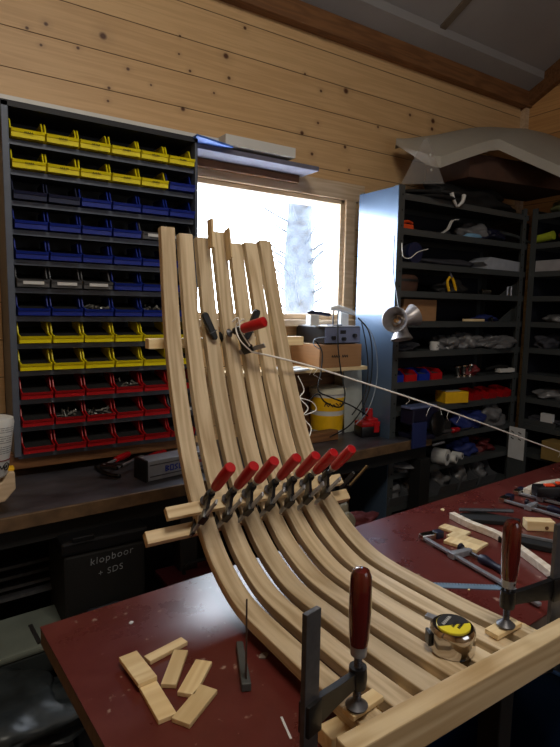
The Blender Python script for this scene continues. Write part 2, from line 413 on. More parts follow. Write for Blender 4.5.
# ================================================================== BACK WORKBENCH
bench = T('workbench', 'long dark workbench along the back wall under the bin rack', 'workbench', (0, 0, 0))
top = [(-1.2, 1.73), (2.2, 1.905), (2.2, 1.985), (1.97, 1.985), (1.97, 2.395), (-1.2, 2.395)]
b = B(); b.prism(top, .865, .90); P('bench_top', b, 'benchtop', bench, bevel=.003)
b = B(); b.prism([(-1.2, 1.718), (2.2, 1.893), (2.2, 1.905), (-1.2, 1.73)], .858, .903); P('front_edge', b, 'benchedge', bench, bevel=.002)
b = B(); b.prism([(-1.2, 1.76), (2.2, 1.93), (2.2, 1.97), (-1.2, 1.80)], .79, .864); P('apron', b, 'blackm', bench)
for x, y in ((-.9, 1.83), (.80, 1.86), (1.50, 1.90), (-.9, 2.3), (.8, 2.3), (1.5, 2.3)):
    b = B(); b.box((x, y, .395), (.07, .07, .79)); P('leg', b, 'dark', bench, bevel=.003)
b = B(); b.box((.45, 2.385, .43), (3.1, .012, .86)); P('under_bench_shade', b, 'blackm', bench)  # added black board standing in for the shade under the bench
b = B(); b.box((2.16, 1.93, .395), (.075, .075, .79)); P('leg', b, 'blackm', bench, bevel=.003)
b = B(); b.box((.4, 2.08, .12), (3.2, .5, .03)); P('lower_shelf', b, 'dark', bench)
b = B(); b.box((-.1, 2.22, .965), (2.2, .035, .06)); S('wall_batten', b, 'oldwood', 'orange brown wooden batten running under the lowest row of red bins', 'batten', bevel=.003)

# ================================================================== BIN RACK
RZ = [2.138, 2.035, 1.929, 1.828, 1.722, 1.622, 1.519, 1.418, 1.317, 1.211, 1.108, 1.006]
rx0, rx1 = .262, 1.0
rack = T('bin_rack', 'grey steel rack on the wall holding twelve rows of storage bins', 'storage rack', (rx0, 2.2, .99))
def rb(c, d): b = B(); b.box((c[0] - rx0, c[1] - 2.2, c[2] - .99), d); return b
P('side_panel', rb((rx0 + .012, 2.285, 1.62), (.024, .21, 1.265)), 'rack', rack, bevel=.002)
P('side_panel', rb((rx1 - .005, 2.285, 1.62), (.012, .21, 1.265)), 'rack', rack, bevel=.002)
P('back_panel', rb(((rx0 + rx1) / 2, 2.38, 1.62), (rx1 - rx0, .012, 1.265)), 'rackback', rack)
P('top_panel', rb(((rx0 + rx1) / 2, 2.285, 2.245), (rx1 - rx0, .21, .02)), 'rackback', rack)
for i, z in enumerate(RZ):
    b = B()
    b.box((.368, .085, z - .012 - .99), (rx1 - rx0 - .03, .19, .004))
    b.box((.368, -.010, z - .019 - .99), (rx1 - rx0 - .03, .004, .018))
    P('shelf', b, 'rack', rack)
def make_bin(mat, name, card=None):
    t = T('storage_bin', name, 'storage bin', (0, -5, 0), 'storage bins on the wall rack')
    w, d, h, k = .108, .165, .072, .0022
    b = B()
    b.box((0, d / 2, k / 2), (w - .01, d, k)); b.box((0, d - k / 2, .02), (w, k, .04))
    prof = [(0, 0), (0, .024), (.012, .027), (.034, .034), (.050, .066), (.056, h), (d, h), (d, 0)]
    for sx in (-1, 1):
        m = Matrix(((0, 0, 1, sx * (w / 2 - k / 2) - k / 2), (1, 0, 0, 0), (0, 1, 0, 0), (0, 0, 0, 1)))
        b.prism(prof, 0, k, m)
    b.prism([(-.002, 0), (.001, 0), (-.004, .018), (-.009, .026), (-.013, .026), (-.008, .0165), (-.0045, .0155)], -w / 2, w / 2, Matrix(((0, 0, 1, 0), (1, 0, 0, 0), (0, 1, 0, 0), (0, 0, 0, 1))))
    for sx in (-1, 1):   # rolled rim on the sloping side edges
        x = sx * (w / 2 - .002)
        b.tube([(x, -.008, .026), (x, .012, .028), (x, .034, .035), (x, .050, .067), (x, .058, h), (x, d, h)], .0026, 6)
    P('bin_body', b, mat, t)
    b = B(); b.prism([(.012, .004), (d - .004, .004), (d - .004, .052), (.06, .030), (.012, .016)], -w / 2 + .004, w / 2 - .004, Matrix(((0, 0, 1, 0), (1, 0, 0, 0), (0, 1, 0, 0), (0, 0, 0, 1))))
    P('bin_fill_or_shade', b, 'binshade', t)  # dark filling carries the bin's inner shade in its colour
    if card:
        b = B(); 
        if card == 'white':
            b.box((0, -.0095, .0165), (.07, .001, .015), None); P('label_card', b, 'paper', t, mtx=Matrix.Translation((0, 0, 0)))
        else:
            m = frame((0, -.0105, .0165), (1, 0, 0), (0, -1, 0)); rnd = random.Random(5); x = -.014
            while x < .016:
                b.stroke([(x, -.003 * rnd.random()), (x + .003, .003), (x + .004, -.003)], .0013, m); x += .006
            P('label_card', b, 'ink', t)
    return t
protos = {'Y': make_bin('b_yellow', 'x', 'ink'), 'y': make_bin('b_yellow', 'x'), 'B': make_bin('b_blue', 'x'), 'D': make_bin('b_dark', 'x'),
          'G': make_bin('b_grey', 'x', 'white'), 'R': make_bin('b_red', 'x')}
ROWS = ['YYYYYY', 'YYYYYB', 'DDBBBB', 'BBBBGG', 'BBBBBB', 'GGGBBB', 'BBBBBB', 'yyyyyy', 'yyyyyy', 'RRRRRR', 'RRRRRG', 'RRRRRR']
RN = ['top row', 'second row', 'third row down', 'fourth row down', 'fifth row down', 'sixth row',
      'seventh row with screws', 'upper lower-yellow row', 'lowest yellow row', 'uppermost red row', 'middle red row', 'bottom red row']
CN = {'Y': 'yellow', 'y': 'yellow', 'B': 'blue', 'D': 'dark navy', 'G': 'grey', 'R': 'red'}
first = {}
for r, row in enumerate(ROWS):
    for c, k in enumerate(row):
        x = .345 + .1155 * c + (.001 if c > 2 else 0)
        lab = '%s storage bin%s, %s in the %s' % (CN[k], ' with a white label' if k == 'G' else '', (['leftmost'] + ORD[1:5] + ['rightmost'])[c] + (' from the left' if 0 < c < 5 else ''), RN[r])
        m = rz((x, 2.165, RZ[r] - .006), R(random.uniform(-1.5, 1.5)))
        if k not in first: first[k] = protos[k]; protos[k].matrix_basis = m; protos[k]['label'] = lab
        else: dup(protos[k], m, lab)
def screws(r, c, mat, n, seed, lab):
    b = B(); rnd = random.Random(seed)
    for i in range(n):
        p = Vector((rnd.uniform(-.04, .04), rnd.uniform(.02, .10), rnd.uniform(.004, .034))); d = Vector((rnd.uniform(-1, 1), rnd.uniform(-1, 1), rnd.uniform(-.3, .6))).normalized() * .014
        b.tube([p - d, p + d], .0028, 5); b.tube([p + d, p + d * 1.15], .005, 6)
    S('loose_screws', b, mat, lab, 'screws', (.345 + .1155 * c, 2.165, RZ[r] - .003), kind='stuff')
screws(6, 2, 'screws', 60, 1, 'heap of pale screws in a blue bin of the seventh row')
screws(9, 3, 'screws', 16, 2, 'long bolts lying in the fourth bin of the uppermost red row')
screws(10, 1, 'screws', 22, 3, 'grey fittings in the second bin of the middle red row')
screws(10, 2, 'screws', 26, 4, 'shiny fittings in the third bin of the middle red row')
screws(0 + 6, 4, 'screws', 20, 6, 'grey screws in the blue bin beside the curved slats')

# long white boards lying over rack and window
b = B(); b.box((.30, 2.30, 2.268), (1.62, .20, .018)); o = S('long_board', b, 'white', 'long white board lying on top of the bin rack', 'board', bevel=.002)
b = B(); b.box((1.33, 2.29, 2.283), (.37, .17, .045)); S('long_board', b, 'white', 'short thick white board above the window, left of the thin end piece', 'board', bevel=.002)
b = B(); b.box((1.33, 2.31, 2.238), (.68, .17, .022)); S('long_board', b, plain('lavender_board', (.40, .40, .47), .7), 'pale board under the thick one, its thin end reaching furthest right', 'board', bevel=.002)
b = B(); b.prism([(.98, 2.14), (1.18, 2.20), (1.02, 2.32), (.98, 2.32)], 2.249, 2.257); S('blue_sheet', b, plain('blue_sheet', (.28, .45, .80), .5), 'blue plastic corner sheet under the white board beside the rack', 'sheet')
b = B(); b.box((1.33, 2.375, 2.208), (.62, .05, .036)); S('wall_batten', b, 'oldwood', 'brown wooden bracket rail carrying the boards over the window', 'rail', bevel=.003)

# ================================================================== METAL SHELVING
SZ = [2.135, 1.965, 1.80, 1.655, 1.50, 1.343, 1.182, 1.038, .872, .70, .52, .34]
def shelving(x0, x1, y0, y1, label, side, posts):
    t = T('metal_shelving', label, 'shelving', (x0, y0, 0))
    def bx(c, d): b = B(); b.box((c[0] - x0, c[1] - y0, c[2]), d); return b
    for z in SZ:
        b = B(); X = x1 - x0; Y = y1 - y0
        b.box((X / 2, Y / 2, z - .002), (X, Y, .004))
        for yy in (0.002, Y - .002): b.box((X / 2, yy, z - .016), (X - .01, .003, .032))
        for xx in (0.002, X - .002): b.box((xx, Y / 2, z - .016), (.003, Y - .01, .032))
        P('shelf', b, 'shelf', t, bevel=.001)
    for px, py in posts:
        b = B(); sx = 1 if px < (x0 + x1) / 2 else -1; sy = 1 if py < (y0 + y1) / 2 else -1
        b.box((px - x0 + sx * .017, py - y0 - sy * .001, 1.09), (.036, .003, 2.16)); b.box((px - x0 - sx * .001, py - y0 + sy * .017, 1.09), (.003, .036, 2.16))
        P('post', b, 'shelf', t)
        b = B()
        for k in range(28): b.cyl((px - x0 + sx * .02, py - y0 - sy * .0026, .1 + k * .075), (px - x0 + sx * .02, py - y0 - sy * .0036, .1 + k * .075), .005, n=8)
        P('bolt_holes', b, 'blackm', t)
    for nm, c, d, mt in side:
        P(nm, bx(c, d), mt, t)
    return t
shelving(2.0, 3.09, 2.0, 2.29, 'grey steel shelving against the back wall, its pale side facing the window',
         [('side_panel', (1.996, 2.146, 1.09), (.003, .29, 2.15), 'sidepanel'), ('back_panel', (2.77, 2.294, 1.09), (1.54, .003, 2.15), 'rackback')], [(2.0, 2.0), (3.06, 2.0), (2.0, 2.29), (3.06, 2.29)])  # dark back panel widened past the unit to stand for shade
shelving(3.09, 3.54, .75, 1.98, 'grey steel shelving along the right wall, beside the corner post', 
         [('side_panel', (3.32, 1.984, 1.09), (.45, .003, 2.15), 'rackback'), ('back_panel', (3.543, 1.36, 1.09), (.003, 1.2, 2.15), 'rackback')], [(3.09, .75), (3.09, 1.98), (3.54, .75), (3.54, 1.98)])  # near-black end panel added for the shade in the corner gap
# vertical grey board with a note at the corner post
t = T('corner_board', 'dark grey board standing at the shelf corner with a paper note', 'board', (3.0, 1.93, 0))
b = B(); b.box((0.015, 0, .42), (.02, .115, .84)); P('board_panel', b, 'shelf', t)
b = B(); b.box((.003, .0, .762), (.002, .105, .195)); nt_ = P('note_sheet', b, 'paper', t, label='white paper note with two columns of dark writing')
b = B(); m = frame((.001, 0, .762), (0, -1, 0), (-1, 0, 0)); rnd = random.Random(2)
for cxx in (-.028, .02):
    for k in range(3): b.stroke([(cxx - .008, .07 - k * .02), (cxx + .008, .063 - k * .02)], .006, m)
P('handwriting', b, 'ink', nt_)

# ---- things on the shelves
def zon(px, py, z, ymin=2.03): 
    p = at(px, py, 2, z); return p
def sh(px, dy=0, ax=1, y=2.08):     # X of a pixel column on the shelf plane Y=y
    return at(px, 300, 1, y).x
def box_thing(name, px0, px1, row, h, d, mat, label, cat, y=2.04, rot=0, bev=.002, parts=None):
    z = SZ[row]; x0 = at(px0, 300, 1, y).x; x1 = at(px1, 300, 1, y).x
    b = B(); b.box((0, d / 2, h / 2), (x1 - x0, d, h))
    return S(name, b, mat, label, cat, rz(((x0 + x1) / 2, y, z), rot), bevel=bev)
def bag_thing(name, px0, px1, row, h, d, mat, label, cat, y=2.03, seed=1, amp=.3):
    z = SZ[row]; x0 = at(px0, 300, 1, y).x; x1 = at(px1, 300, 1, y).x
    b = B(); b.blob((0, d / 2, 0), (x1 - x0, d, h * 1.2), amp, seed, 4, 3)
    return S(name, b, mat, label, cat, ((x0 + x1) / 2, y, z), smooth='all')
# row 1 (under the top)
z = SZ[1]
t = T('glue_gun', 'orange red hand tool on the top shelf near the pale side', 'tool', (2.10, 2.07, z))
b = B(); b.box((.03, .03, .022), (.12, .05, .035), None, .01); b.box((-.015, .03, .012), (.05, .03, .022), None, .006); P('tool_body', b, 'orange', t)
b = B(); b.tube([(-.03, .01, .04), (.06, .02, .055), (.10, .03, .05)], .007, 8); P('lever', b, 'orange', t)
x = sh(437)
b = B(); pts = curve([(-.05, 0, 0), (0, 0, .03), (.03, 0, .075), (.075, 0, .085)], 6)
for i, (p, q) in enumerate(zip(pts, pts[1:])): b.prism([(p.x, p.z), (q.x, q.z), (q.x, q.z + .004), (p.x, p.z + .004)], 0, .02, Matrix(((1, 0, 0, 0), (0, 0, 1, 0), (0, 1, 0, 0), (0, 0, 0, 1))))
S('white_strap', b, 'white', 'curved white strip standing up on the top shelf beside the orange tool', 'strip', (x, 2.02, z))
bag_thing('plastic_blister', 467, 496, 1, .11, .2, 'bag', 'grey clear plastic wrap on the top shelf, middle of the unit', 'wrap', seed=4, amp=.22, y=2.05)
bag_thing('light_blue_cap', 466, 482, 1, .03, .08, plain('light_blue', (.45, .62, .75), .5), 'small light blue and white cap on the top shelf edge', 'cap', seed=5, amp=.1, y=2.01)
bag_thing('navy_bundle', 484, 505, 1, .07, .12, 'navy', 'dark blue cloth bundle on the top shelf right of the plastic wrap', 'bundle', seed=6, y=2.01)
x = sh(517); t = T('hand_brush', 'long dark brush with a pale tip lying toward the corner post', 'brush', (x, 2.03, z))
b = B(); b.tube([(-.16, .1, .08), (-.05, .05, .055), (.04, .01, .02)], [.012, .010, .008], 8); P('brush_handle', b, 'shelf', t, smooth=True)
b = B(); b.tube([(.04, .01, .02), (.06, .0, .012)], [.012, .008], 8); P('brush_tip', b, 'white', t)
bag_thing('dark_rag', 424, 455, 1, .06, .2, 'bagd', 'dark rag pushed back on the top shelf behind the white strip', 'rag', y=2.15, seed=9)
# row 2
z = SZ[2]
t = T('glass_jar', 'dark round jar lying on its side on the second shelf', 'jar', rz((2.145, 2.10, z + .052), 0, R(90)))
b = B(); b.lathe([(0, -.07), (.05, -.07), (.052, -.05), (.052, .06), (.046, .07), (.042, .075), (.04, .068), (.0, .06)], None, 24); P('jar_body', b, plain('dark_jar', (.16, .17, .22), .15), t, smooth=True)
b = B(); b.lathe([(.047, .068), (.053, .068), (.053, .085), (.0, .085)], None, 24); P('jar_lid', b, 'b_dark', t, smooth=True)
bag_thing('grey_cloth', 425, 485, 2, .055, .25, 'bagd', 'flat dark grey cloth folded on the second shelf behind the white box', 'cloth', y=2.05, seed=11, amp=.12)
def notched(px0, px1, row, h, mat, label, yy=2.01):
    x0 = at(px0, 300, 1, yy).x; x1 = at(px1, 300, 1, yy).x; w = x1 - x0
    b = B(); b.prism([(0, h * .55), (w * .12, h * .3), (w * .10, 0), (w, 0), (w, h * .8), (w * .2, h)], 0, .12, Matrix(((1, 0, 0, 0), (0, 0, 1, 0), (0, 1, 0, 0), (0, 0, 0, 1))))
    return S('notched_box', b, mat, label, 'box', (x0, yy, SZ[row]), bevel=.002)
notched(481, 518, 2, .07, plain('grey_white_card', (.60, .62, .66), .6), 'grey white notched box on the second shelf left of the corner post')
# row 3
z = SZ[3]
t = T('router_base', 'dark brown round fixture on the third shelf', 'fixture', (2.13, 2.12, z))
b = B(); b.lathe([(.0, 0), (.10, 0), (.105, .02), (.105, .07), (.09, .085), (0, .085)], None, 28); P('drum', b, 'brown', t, smooth=True)
b = B(); b.lathe([(.106, .05), (.109, .05), (.109, .062), (.106, .062)], None, 28); P('band', b, 'blackm', t)
x = sh(441); t = T('pliers', 'yellow handled pliers leaning on the third shelf', 'pliers', (x, 2.02, z))
for s, k in ((-1, 0), (1, 1)):
    b = B(); b.tube(curve([(.0 + s * .008, 0, .085), (s * .026, 0, .06), (s * .03 + .02, 0, .01)], 5), .0075, 8); P('handle', b, 'yellow', t, smooth=True)
b = B(); b.tube([(-.01, 0, .11), (0, 0, .085)], [.004, .014], 8); P('jaws', b, 'dsteel', t)
bag_thing('dark_tangle', 448, 470, 3, .08, .14, 'blackm', 'black coiled tool bag on the third shelf right of the pliers', 'bag', seed=14, y=2.02)
x = sh(476); b = B(); b.lathe([(0, -.04), (.012, -.04), (.016, -.02), (.012, .04), (0, .042)], Matrix.Rotation(R(90), 4, 'Y')); S('metal_spout', b, 'chrome', 'small shiny metal spout on the third shelf', 'spout', (x, 2.02, z + .017), smooth=True)
def tri(px0, px1, row, h, mat, label):
    x0 = at(px0, 300, 1, 2.05).x; x1 = at(px1, 300, 1, 2.05).x; w = x1 - x0
    b = B(); b.prism([(0, 0), (w, 0), (w, h)], 0, .012, Matrix(((1, 0, 0, 0), (0, 0, 1, 0), (0, 1, 0, 0), (0, 0, 0, 1))))
    return S('triangular_bracket', b, mat, label, 'bracket', (x0, 2.05, SZ[row]), bevel=.001)
tri(500, 517, 3, .09, 'shelf', 'dark triangular bracket on the third shelf by the corner post')
tri(500, 517, 4, .10, 'shelf', 'dark triangular bracket on the fourth shelf by the corner post')
b = B(); b.tube([(-.02, 0, .0), (-.02, 0, .05), (.015, 0, .055), (.015, 0, .0)], .006, 6); S('cable_clip', b, 'steel', 'small grey pipe clip on the third shelf before the bracket', 'clip', (sh(500), 2.02, z))
# row 4
box_thing('cardboard_box', 404, 437, 4, .115, .22, 'cardboard', 'brown cardboard box on the fourth shelf behind the metal lamps', 'box', y=2.05)
x = sh(466); b = B(); b.prism([(-.09, -.01), (.08, -.016), (.09, .004), (.06, .014), (-.09, .008)], 0, .014); S('wooden_stick', b, 'pine', 'pale wooden stick lying on the fourth shelf', 'stick', (x, 2.02, SZ[4]), bevel=.002)
b = B(); b.lathe([(0, -.015), (.012, -.015), (.014, 0), (.006, .015), (0, .015)], Matrix.Rotation(R(90), 4, 'Y')); S('metal_ferrule', b, 'chrome', 'tiny shiny metal ferrule at the end of the wooden stick', 'ferrule', (sh(483), 2.015, SZ[4] + .014), smooth=True)
bag_thing('blue_glove', 484, 503, 4, .04, .1, 'bluecloth', 'blue cloth glove on the fourth shelf before the bracket', 'glove', seed=17)
# row 5
x = sh(431); t = T('white_mug', 'small white cup with a dark mark on the fifth shelf', 'cup', (x, 2.04, SZ[5]))
b = B(); b.lathe([(0, 0), (.024, 0), (.026, .004), (.026, .045), (.023, .045), (.023, .006), (0, .006)], None, 24); P('cup_body', b, 'white', t, smooth=True)
b = B(); b.stroke([(-.01, -.008), (.008, .0), (-.008, .008)], .003, frame((0, -.0262, .022), (1, 0, 0), (0, -1, 0))); P('printed_mark', b, 'ink', t)
bag_thing('grey_bag', 447, 465, 5, .075, .14, 'bag', 'grey peaked plastic bag on the fifth shelf', 'bag', seed=21, amp=.35)
bag_thing('grey_bag', 466, 484, 5, .095, .14, 'bag', 'taller grey plastic bag beside the peaked one on the fifth shelf', 'bag', seed=22, amp=.35)
bag_thing('clear_bag', 490, 520, 5, .075, .14, 'bag', 'shiny crumpled plastic bag hanging over the fifth shelf at the post', 'bag', seed=23, amp=.4, y=1.97)
bag_thing('dark_bag', 404, 424, 5, .045, .14, 'bagd', 'low dark bag on the fifth shelf left of the white cup', 'bag', seed=24)
# row 6: small parts
x = 2.06
for i, (m_, w) in enumerate((('b_blue', .085), ('b_red', .085), ('b_blue', .085), ('b_red', .085))):
    t = T('small_open_bin', '%s small open bin on the sixth shelf, %s' % (('blue', 'red', 'blue', 'red')[i], ('nearest the pale side panel', 'between two blue ones', 'between two red ones', 'beside the shiny parts')[i]), 'storage bin', (x, 2.02, SZ[6]), 'small bins on the sixth shelf')
    b = B(); b.box((0, .06, .001), (w, .12, .002)); b.box((0, 0, .018), (w, .002, .036)); b.box((0, .12, .028), (w, .002, .056))
    for s in (-1, 1): b.prism([(0, 0), (0, .036), (.03, .056), (.12, .056), (.12, 0)], 0, .002, Matrix(((0, 0, 1, s * w / 2 - .001), (1, 0, 0, 0), (0, 1, 0, 0), (0, 0, 0, 1))))
    P('bin_body', b, m_, t)
    b = B(); b.box((0, .045, .022), (w * .8, .06, .028), None, .006); P('bin_fill_or_shade', b, 'bagd', t)
    x += .1
for i in range(3):
    b = B(); b.lathe([(0, 0), (.018, 0), (.018, .01), (.01, .015), (.012, .05), (.02, .06), (.02, .066), (0, .066)], None, 16)
    S('pipe_fitting', b, 'chrome', 'shiny metal fitting on the sixth shelf, %s of three' % ('left', 'middle', 'right')[i], 'fitting', rz((sh(455 + i * 7), 2.03 + .01 * i, SZ[6]), 0, 0, R(8 * (i - 1))), smooth=True)
bag_thing('red_pouch', 474, 486, 6, .06, .1, plain('dark_red_cloth', (.42, .10, .12), .6), 'dark red pouch on the sixth shelf right of the fittings', 'pouch', seed=31)
x = sh(497); t = T('white_trowel', 'white flat blade tool with a dark handle on the sixth shelf', 'trowel', rz((x, 2.02, SZ[6] + .004), R(-6)))
b = B(); b.prism([(-.03, -.02), (.09, -.022), (.125, 0), (.09, .03), (-.03, .022)], .006, .03); P('blade', b, 'white', t, bevel=.003)
b = B(); b.tube([(-.13, 0, .03), (-.03, 0, .045), (.05, 0, .038)], .010, 8); P('handle', b, 'blackm', t, smooth=True)
# row 7
x0 = sh(437); t = T('yellow_case', 'bright yellow plastic box on the seventh shelf behind the vise', 'box', rz((sh(451), 2.0, SZ[7]), R(-14)))
b = B(); b.box((0, .05, .032), (.155, .10, .064), None, .004); P('box_body', b, 'yellow', t)
b = B(); b.box((-.01, .05, .066), (.10, .05, .002)); P('top_label', b, 'paper', t)
for i in range(3):
    x = sh(474 + i * 15)
    b = B(); b.box((0, .05, .001), (.085, .1, .002)); b.prism([(0, 0), (-.012, .035), (-.010, .035), (.002, 0)], -.042, .042, mm); b.box((0, .1, .03), (.085, .002, .06))
    for s in (-1, 1): b.prism([(0, 0), (-.012, .035), (.03, .05), (.1, .06), (.1, 0)], 0, .002, Matrix(((0, 0, 1, s * .042 - .001), (1, 0, 0, 0), (0, 1, 0, 0), (0, 0, 0, 1))))
    S('small_red_bin', b, 'b_red', 'small red open bin on the seventh shelf, %s' % ('next to the yellow box', 'second from the yellow box', 'nearest the corner post')[i], 'storage bin', (x, 2.02, SZ[7]), 'small red bins on the seventh shelf')
# row 8
x = sh(452); t = T('red_screwdriver', 'red handled tool with a pale shaft on the shelf below the yellow box', 'screwdriver', rz((x, 1.99, SZ[8] + .016), R(4), 0, R(0)))
b = B(); b.tube([(-.06, 0, 0), (-.05, 0, 0), (.0, 0, 0), (.015, 0, 0)], [.008, .016, .014, .007], 10); P('handle', b, 'red', t, smooth=True)
b = B(); b.tube([(.015, 0, -.002), (.15, 0, -.006)], .0045, 8); P('shaft', b, 'chrome', t)
bag_thing('blue_bag', 471, 497, 8, .10, .16, 'bluecloth', 'crumpled blue bag on the shelf above the white rolls', 'bag', seed=41, y=1.99)
bag_thing('clear_bag', 496, 518, 8, .12, .14, 'bag', 'grey clear bag between the blue bag and the corner post', 'bag', seed=42, y=1.98)
# row 9: rolls
def roll(px, r, w, yy, lab):
    t = T('paper_roll', lab, 'roll', rz((at(px, 300, 1, yy).x, yy, SZ[9] + r), R(18), R(90)))
    b = B(); b.lathe([(r * .45, -w / 2), (r, -w / 2), (r, w / 2), (r * .45, w / 2), (r * .45, -w / 2)], None, 24); P('roll_body', b, 'white', t, smooth=True)
    b = B(); b.lathe([(r * .3, w * .48), (r * .45, w * .48), (r * .45, w * .52), (r * .3, w * .52)], None, 20); P('core', b, 'dsteel', t)
roll(449, .045, .08, 2.0, 'largest white roll seen end on below the red tool')
roll(460, .026, .06, 1.99, 'small white roll right of the largest roll')
roll(466, .020, .06, 2.03, 'smallest white roll, furthest right of the rolls')
bag_thing('blue_bag', 470, 490, 9, .09, .15, 'bluecloth', 'dark blue bag on the shelf right of the white rolls', 'bag', seed=44)
bag_thing('red_bag', 491, 506, 9, .08, .15, plain('dim_red', (.36, .08, .10), .6), 'dim red bag on the roll shelf near the corner board', 'bag', seed=45)
bag_thing('grey_papers', 400, 436, 9, .07, .2, 'bag', 'grey crumpled papers on the shelf end left of the bench leg', 'papers', seed=47, amp=.4, y=1.98)
# row 10: grey bins
for i in range(5):
    x = (2.03, 2.17, 2.42, 2.60, 2.78)[i]
    t = T('grey_open_bin', 'grey open bin of scraps on the lowest seen shelf, %s' % ('leftmost, under the bench end', 'behind the bench leg', 'just right of the bench leg', 'fourth from the left', 'rightmost, near the corner board')[i], 'storage bin', (x + .05, 2.0, SZ[10]), 'grey open bins on the lowest shelf')
    b = B(); b.box((0, .1, .002), (.15, .2, .004)); b.prism([(0, 0), (-.02, .055), (-.016, .055), (.004, 0)], -.075, .075, mm); b.box((0, .2, .06), (.15, .003, .12))
    for s in (-1, 1): b.prism([(0, 0), (-.02, .055), (.03, .07), (.06, .12), (.2, .12), (.2, 0)], 0, .003, Matrix(((0, 0, 1, s * .075 - .0015), (1, 0, 0, 0), (0, 1, 0, 0), (0, 0, 0, 1))))
    P('bin_body', b, 'b_grey', t)
    b = B(); b.blob((0, .08, .02), (.12, .13, .11), .35, 50 + i, 3); P('bin_fill_or_shade', b, 'bag', t, smooth='all')
# ---- right unit things (seen through its left-facing front)
def rsh(px, z, x=3.12):
    return at(px, 300, 0, x).y
def rthing(name, px0, px1, row, h, d, mat, label, cat, kind='box', seed=1, x=3.10, amp=.3):
    y1 = min(at(px0, 300, 0, x).y, 1.95); y0 = at(px1, 300, 0, x).y
    b = B()
    if kind == 'box': b.box((d / 2, 0, h / 2), (d, y1 - y0, h))
    else: b.blob((d / 2, 0, 0), (d, y1 - y0, h * 1.2), amp, seed, 4)
    return S(name, b, mat, label, cat, (x, (y0 + y1) / 2, SZ[row]), bevel=.003 if kind == 'box' else 0, smooth=False if kind == 'box' else 'all')
rthing('green_blanket', 536, 566, 0, .085, .3, 'green', 'folded grey green blanket on top of the right shelving', 'blanket', 'blob', 61, amp=.12)
b = B(); b.tube([(0, .06, .03), (0, -.05, .045)], [.022, .026], 14); S('lime_tube', b, 'lime', 'yellow green tube on the first shelf of the right unit', 'tube', (3.13, rsh(540, 0), SZ[1]), smooth=True)
rthing('dark_red_cloth', 552, 572, 1, .09, .2, plain('oxblood', (.28, .07, .08), .7), 'dark red cloth at the picture edge on the first shelf of the right unit', 'cloth', 'blob', 62)
rthing('white_carton', 529, 560, 2, .065, .14, plain('grey_white_card2', (.60, .60, .62), .6), 'grey white flat carton on the second shelf of the right unit', 'box')
rthing('pale_sack', 537, 566, 4, .05, .2, 'bag', 'pale flat sack on the fourth shelf of the right unit', 'sack', 'blob', 64, amp=.15)
rthing('dark_sack', 533, 552, 5, .08, .2, 'bagd', 'dark crumpled sack on the fifth shelf of the right unit', 'sack', 'blob', 65)
rthing('grey_sheet', 529, 562, 7, .06, .25, 'bag', 'grey bent sheet on the shelf of the right unit above the paper note', 'sheet', 'blob', 66, amp=.18)
t = T('parts_tray', 'tray of dark parts with a white labelled box on the right unit', 'tray', (3.11, rsh(548, 0), SZ[8]))
b = B(); b.box((.08, 0, .003), (.16, .22, .006)); b.box((0, 0, .015), (.003, .22, .03)); P('tray', b, 'shelf', t)
b = B(); b.blob((.07, 0, .006), (.1, .2, .05), .4, 67, 3, 6); P('parts_heap', b, 'bagd', t)
b = B(); b.box((.02, -.045, .05), (.03, .07, .06)); P('label_box', b, 'paper', t)
for i in range(2):
    b = B(); b.box((.1, 0, .008), (.22, .26, .012)); S('orange_board', b, 'oldwood', 'thin orange brown board on the lower right shelf, %s of two' % ('lower', 'upper')[i], 'board', rz((3.10, 1.62 - .03 * i, SZ[9] + .016 * i), R(4 * i)), bevel=.001)
rthing('ochre_box', 552, 580, 9, .11, .2, plain('ochre', (.55, .45, .25), .7), 'ochre cardboard box at the lower right picture edge', 'box', x=3.02)
# ---- heap on top of the shelving
for i, (px, z_, r) in enumerate(((422, 2.137, .21), (412, 2.155, .185))):
    p = at(px, 186, 1, 2.15)
    b = B(); b.lathe([(0, 0), (r * .98, 0), (r, .006), (r * .97, .014), (r * .5, .012), (0, .010)], None, 40)
    S('black_disc', b, 'blackm', '%s black round disc on top of the shelving' % ('lower, larger', 'upper, smaller')[i], 'disc', (p.x, 2.17, z_), smooth=True)
b = B(); b.blob((0, 0, 0), (.85, .26, .15), .25, 70, 4, 3); S('black_bag', b, 'blackm', 'long black bag slumped on the shelving under the grey shell', 'bag', (2.68, 2.16, 2.138), smooth='all')
t = T('white_straps', 'pair of white curved bag straps in the black heap', 'strap', (at(457, 196, 1, 1.99).x, 1.985, 2.118))
for s in (-1, 1):
    b = B(); b.tube(curve([(s * .05, 0, .055), (s * .035, -.005, .02), (s * .005, 0, -.008)], 5), [.012 - .0006 * i for i in range(11)], 6); P('strap', b, 'white', t, smooth=True)
b = B(); b.prism([(2.5, 1.99), (3.3, 1.86), (3.34, 2.2), (2.5, 2.3)], 2.275, 2.40); S('brown_crate', b, 'brown', 'dark brown cardboard crate lying under the grey shell', 'box', bevel=.003)
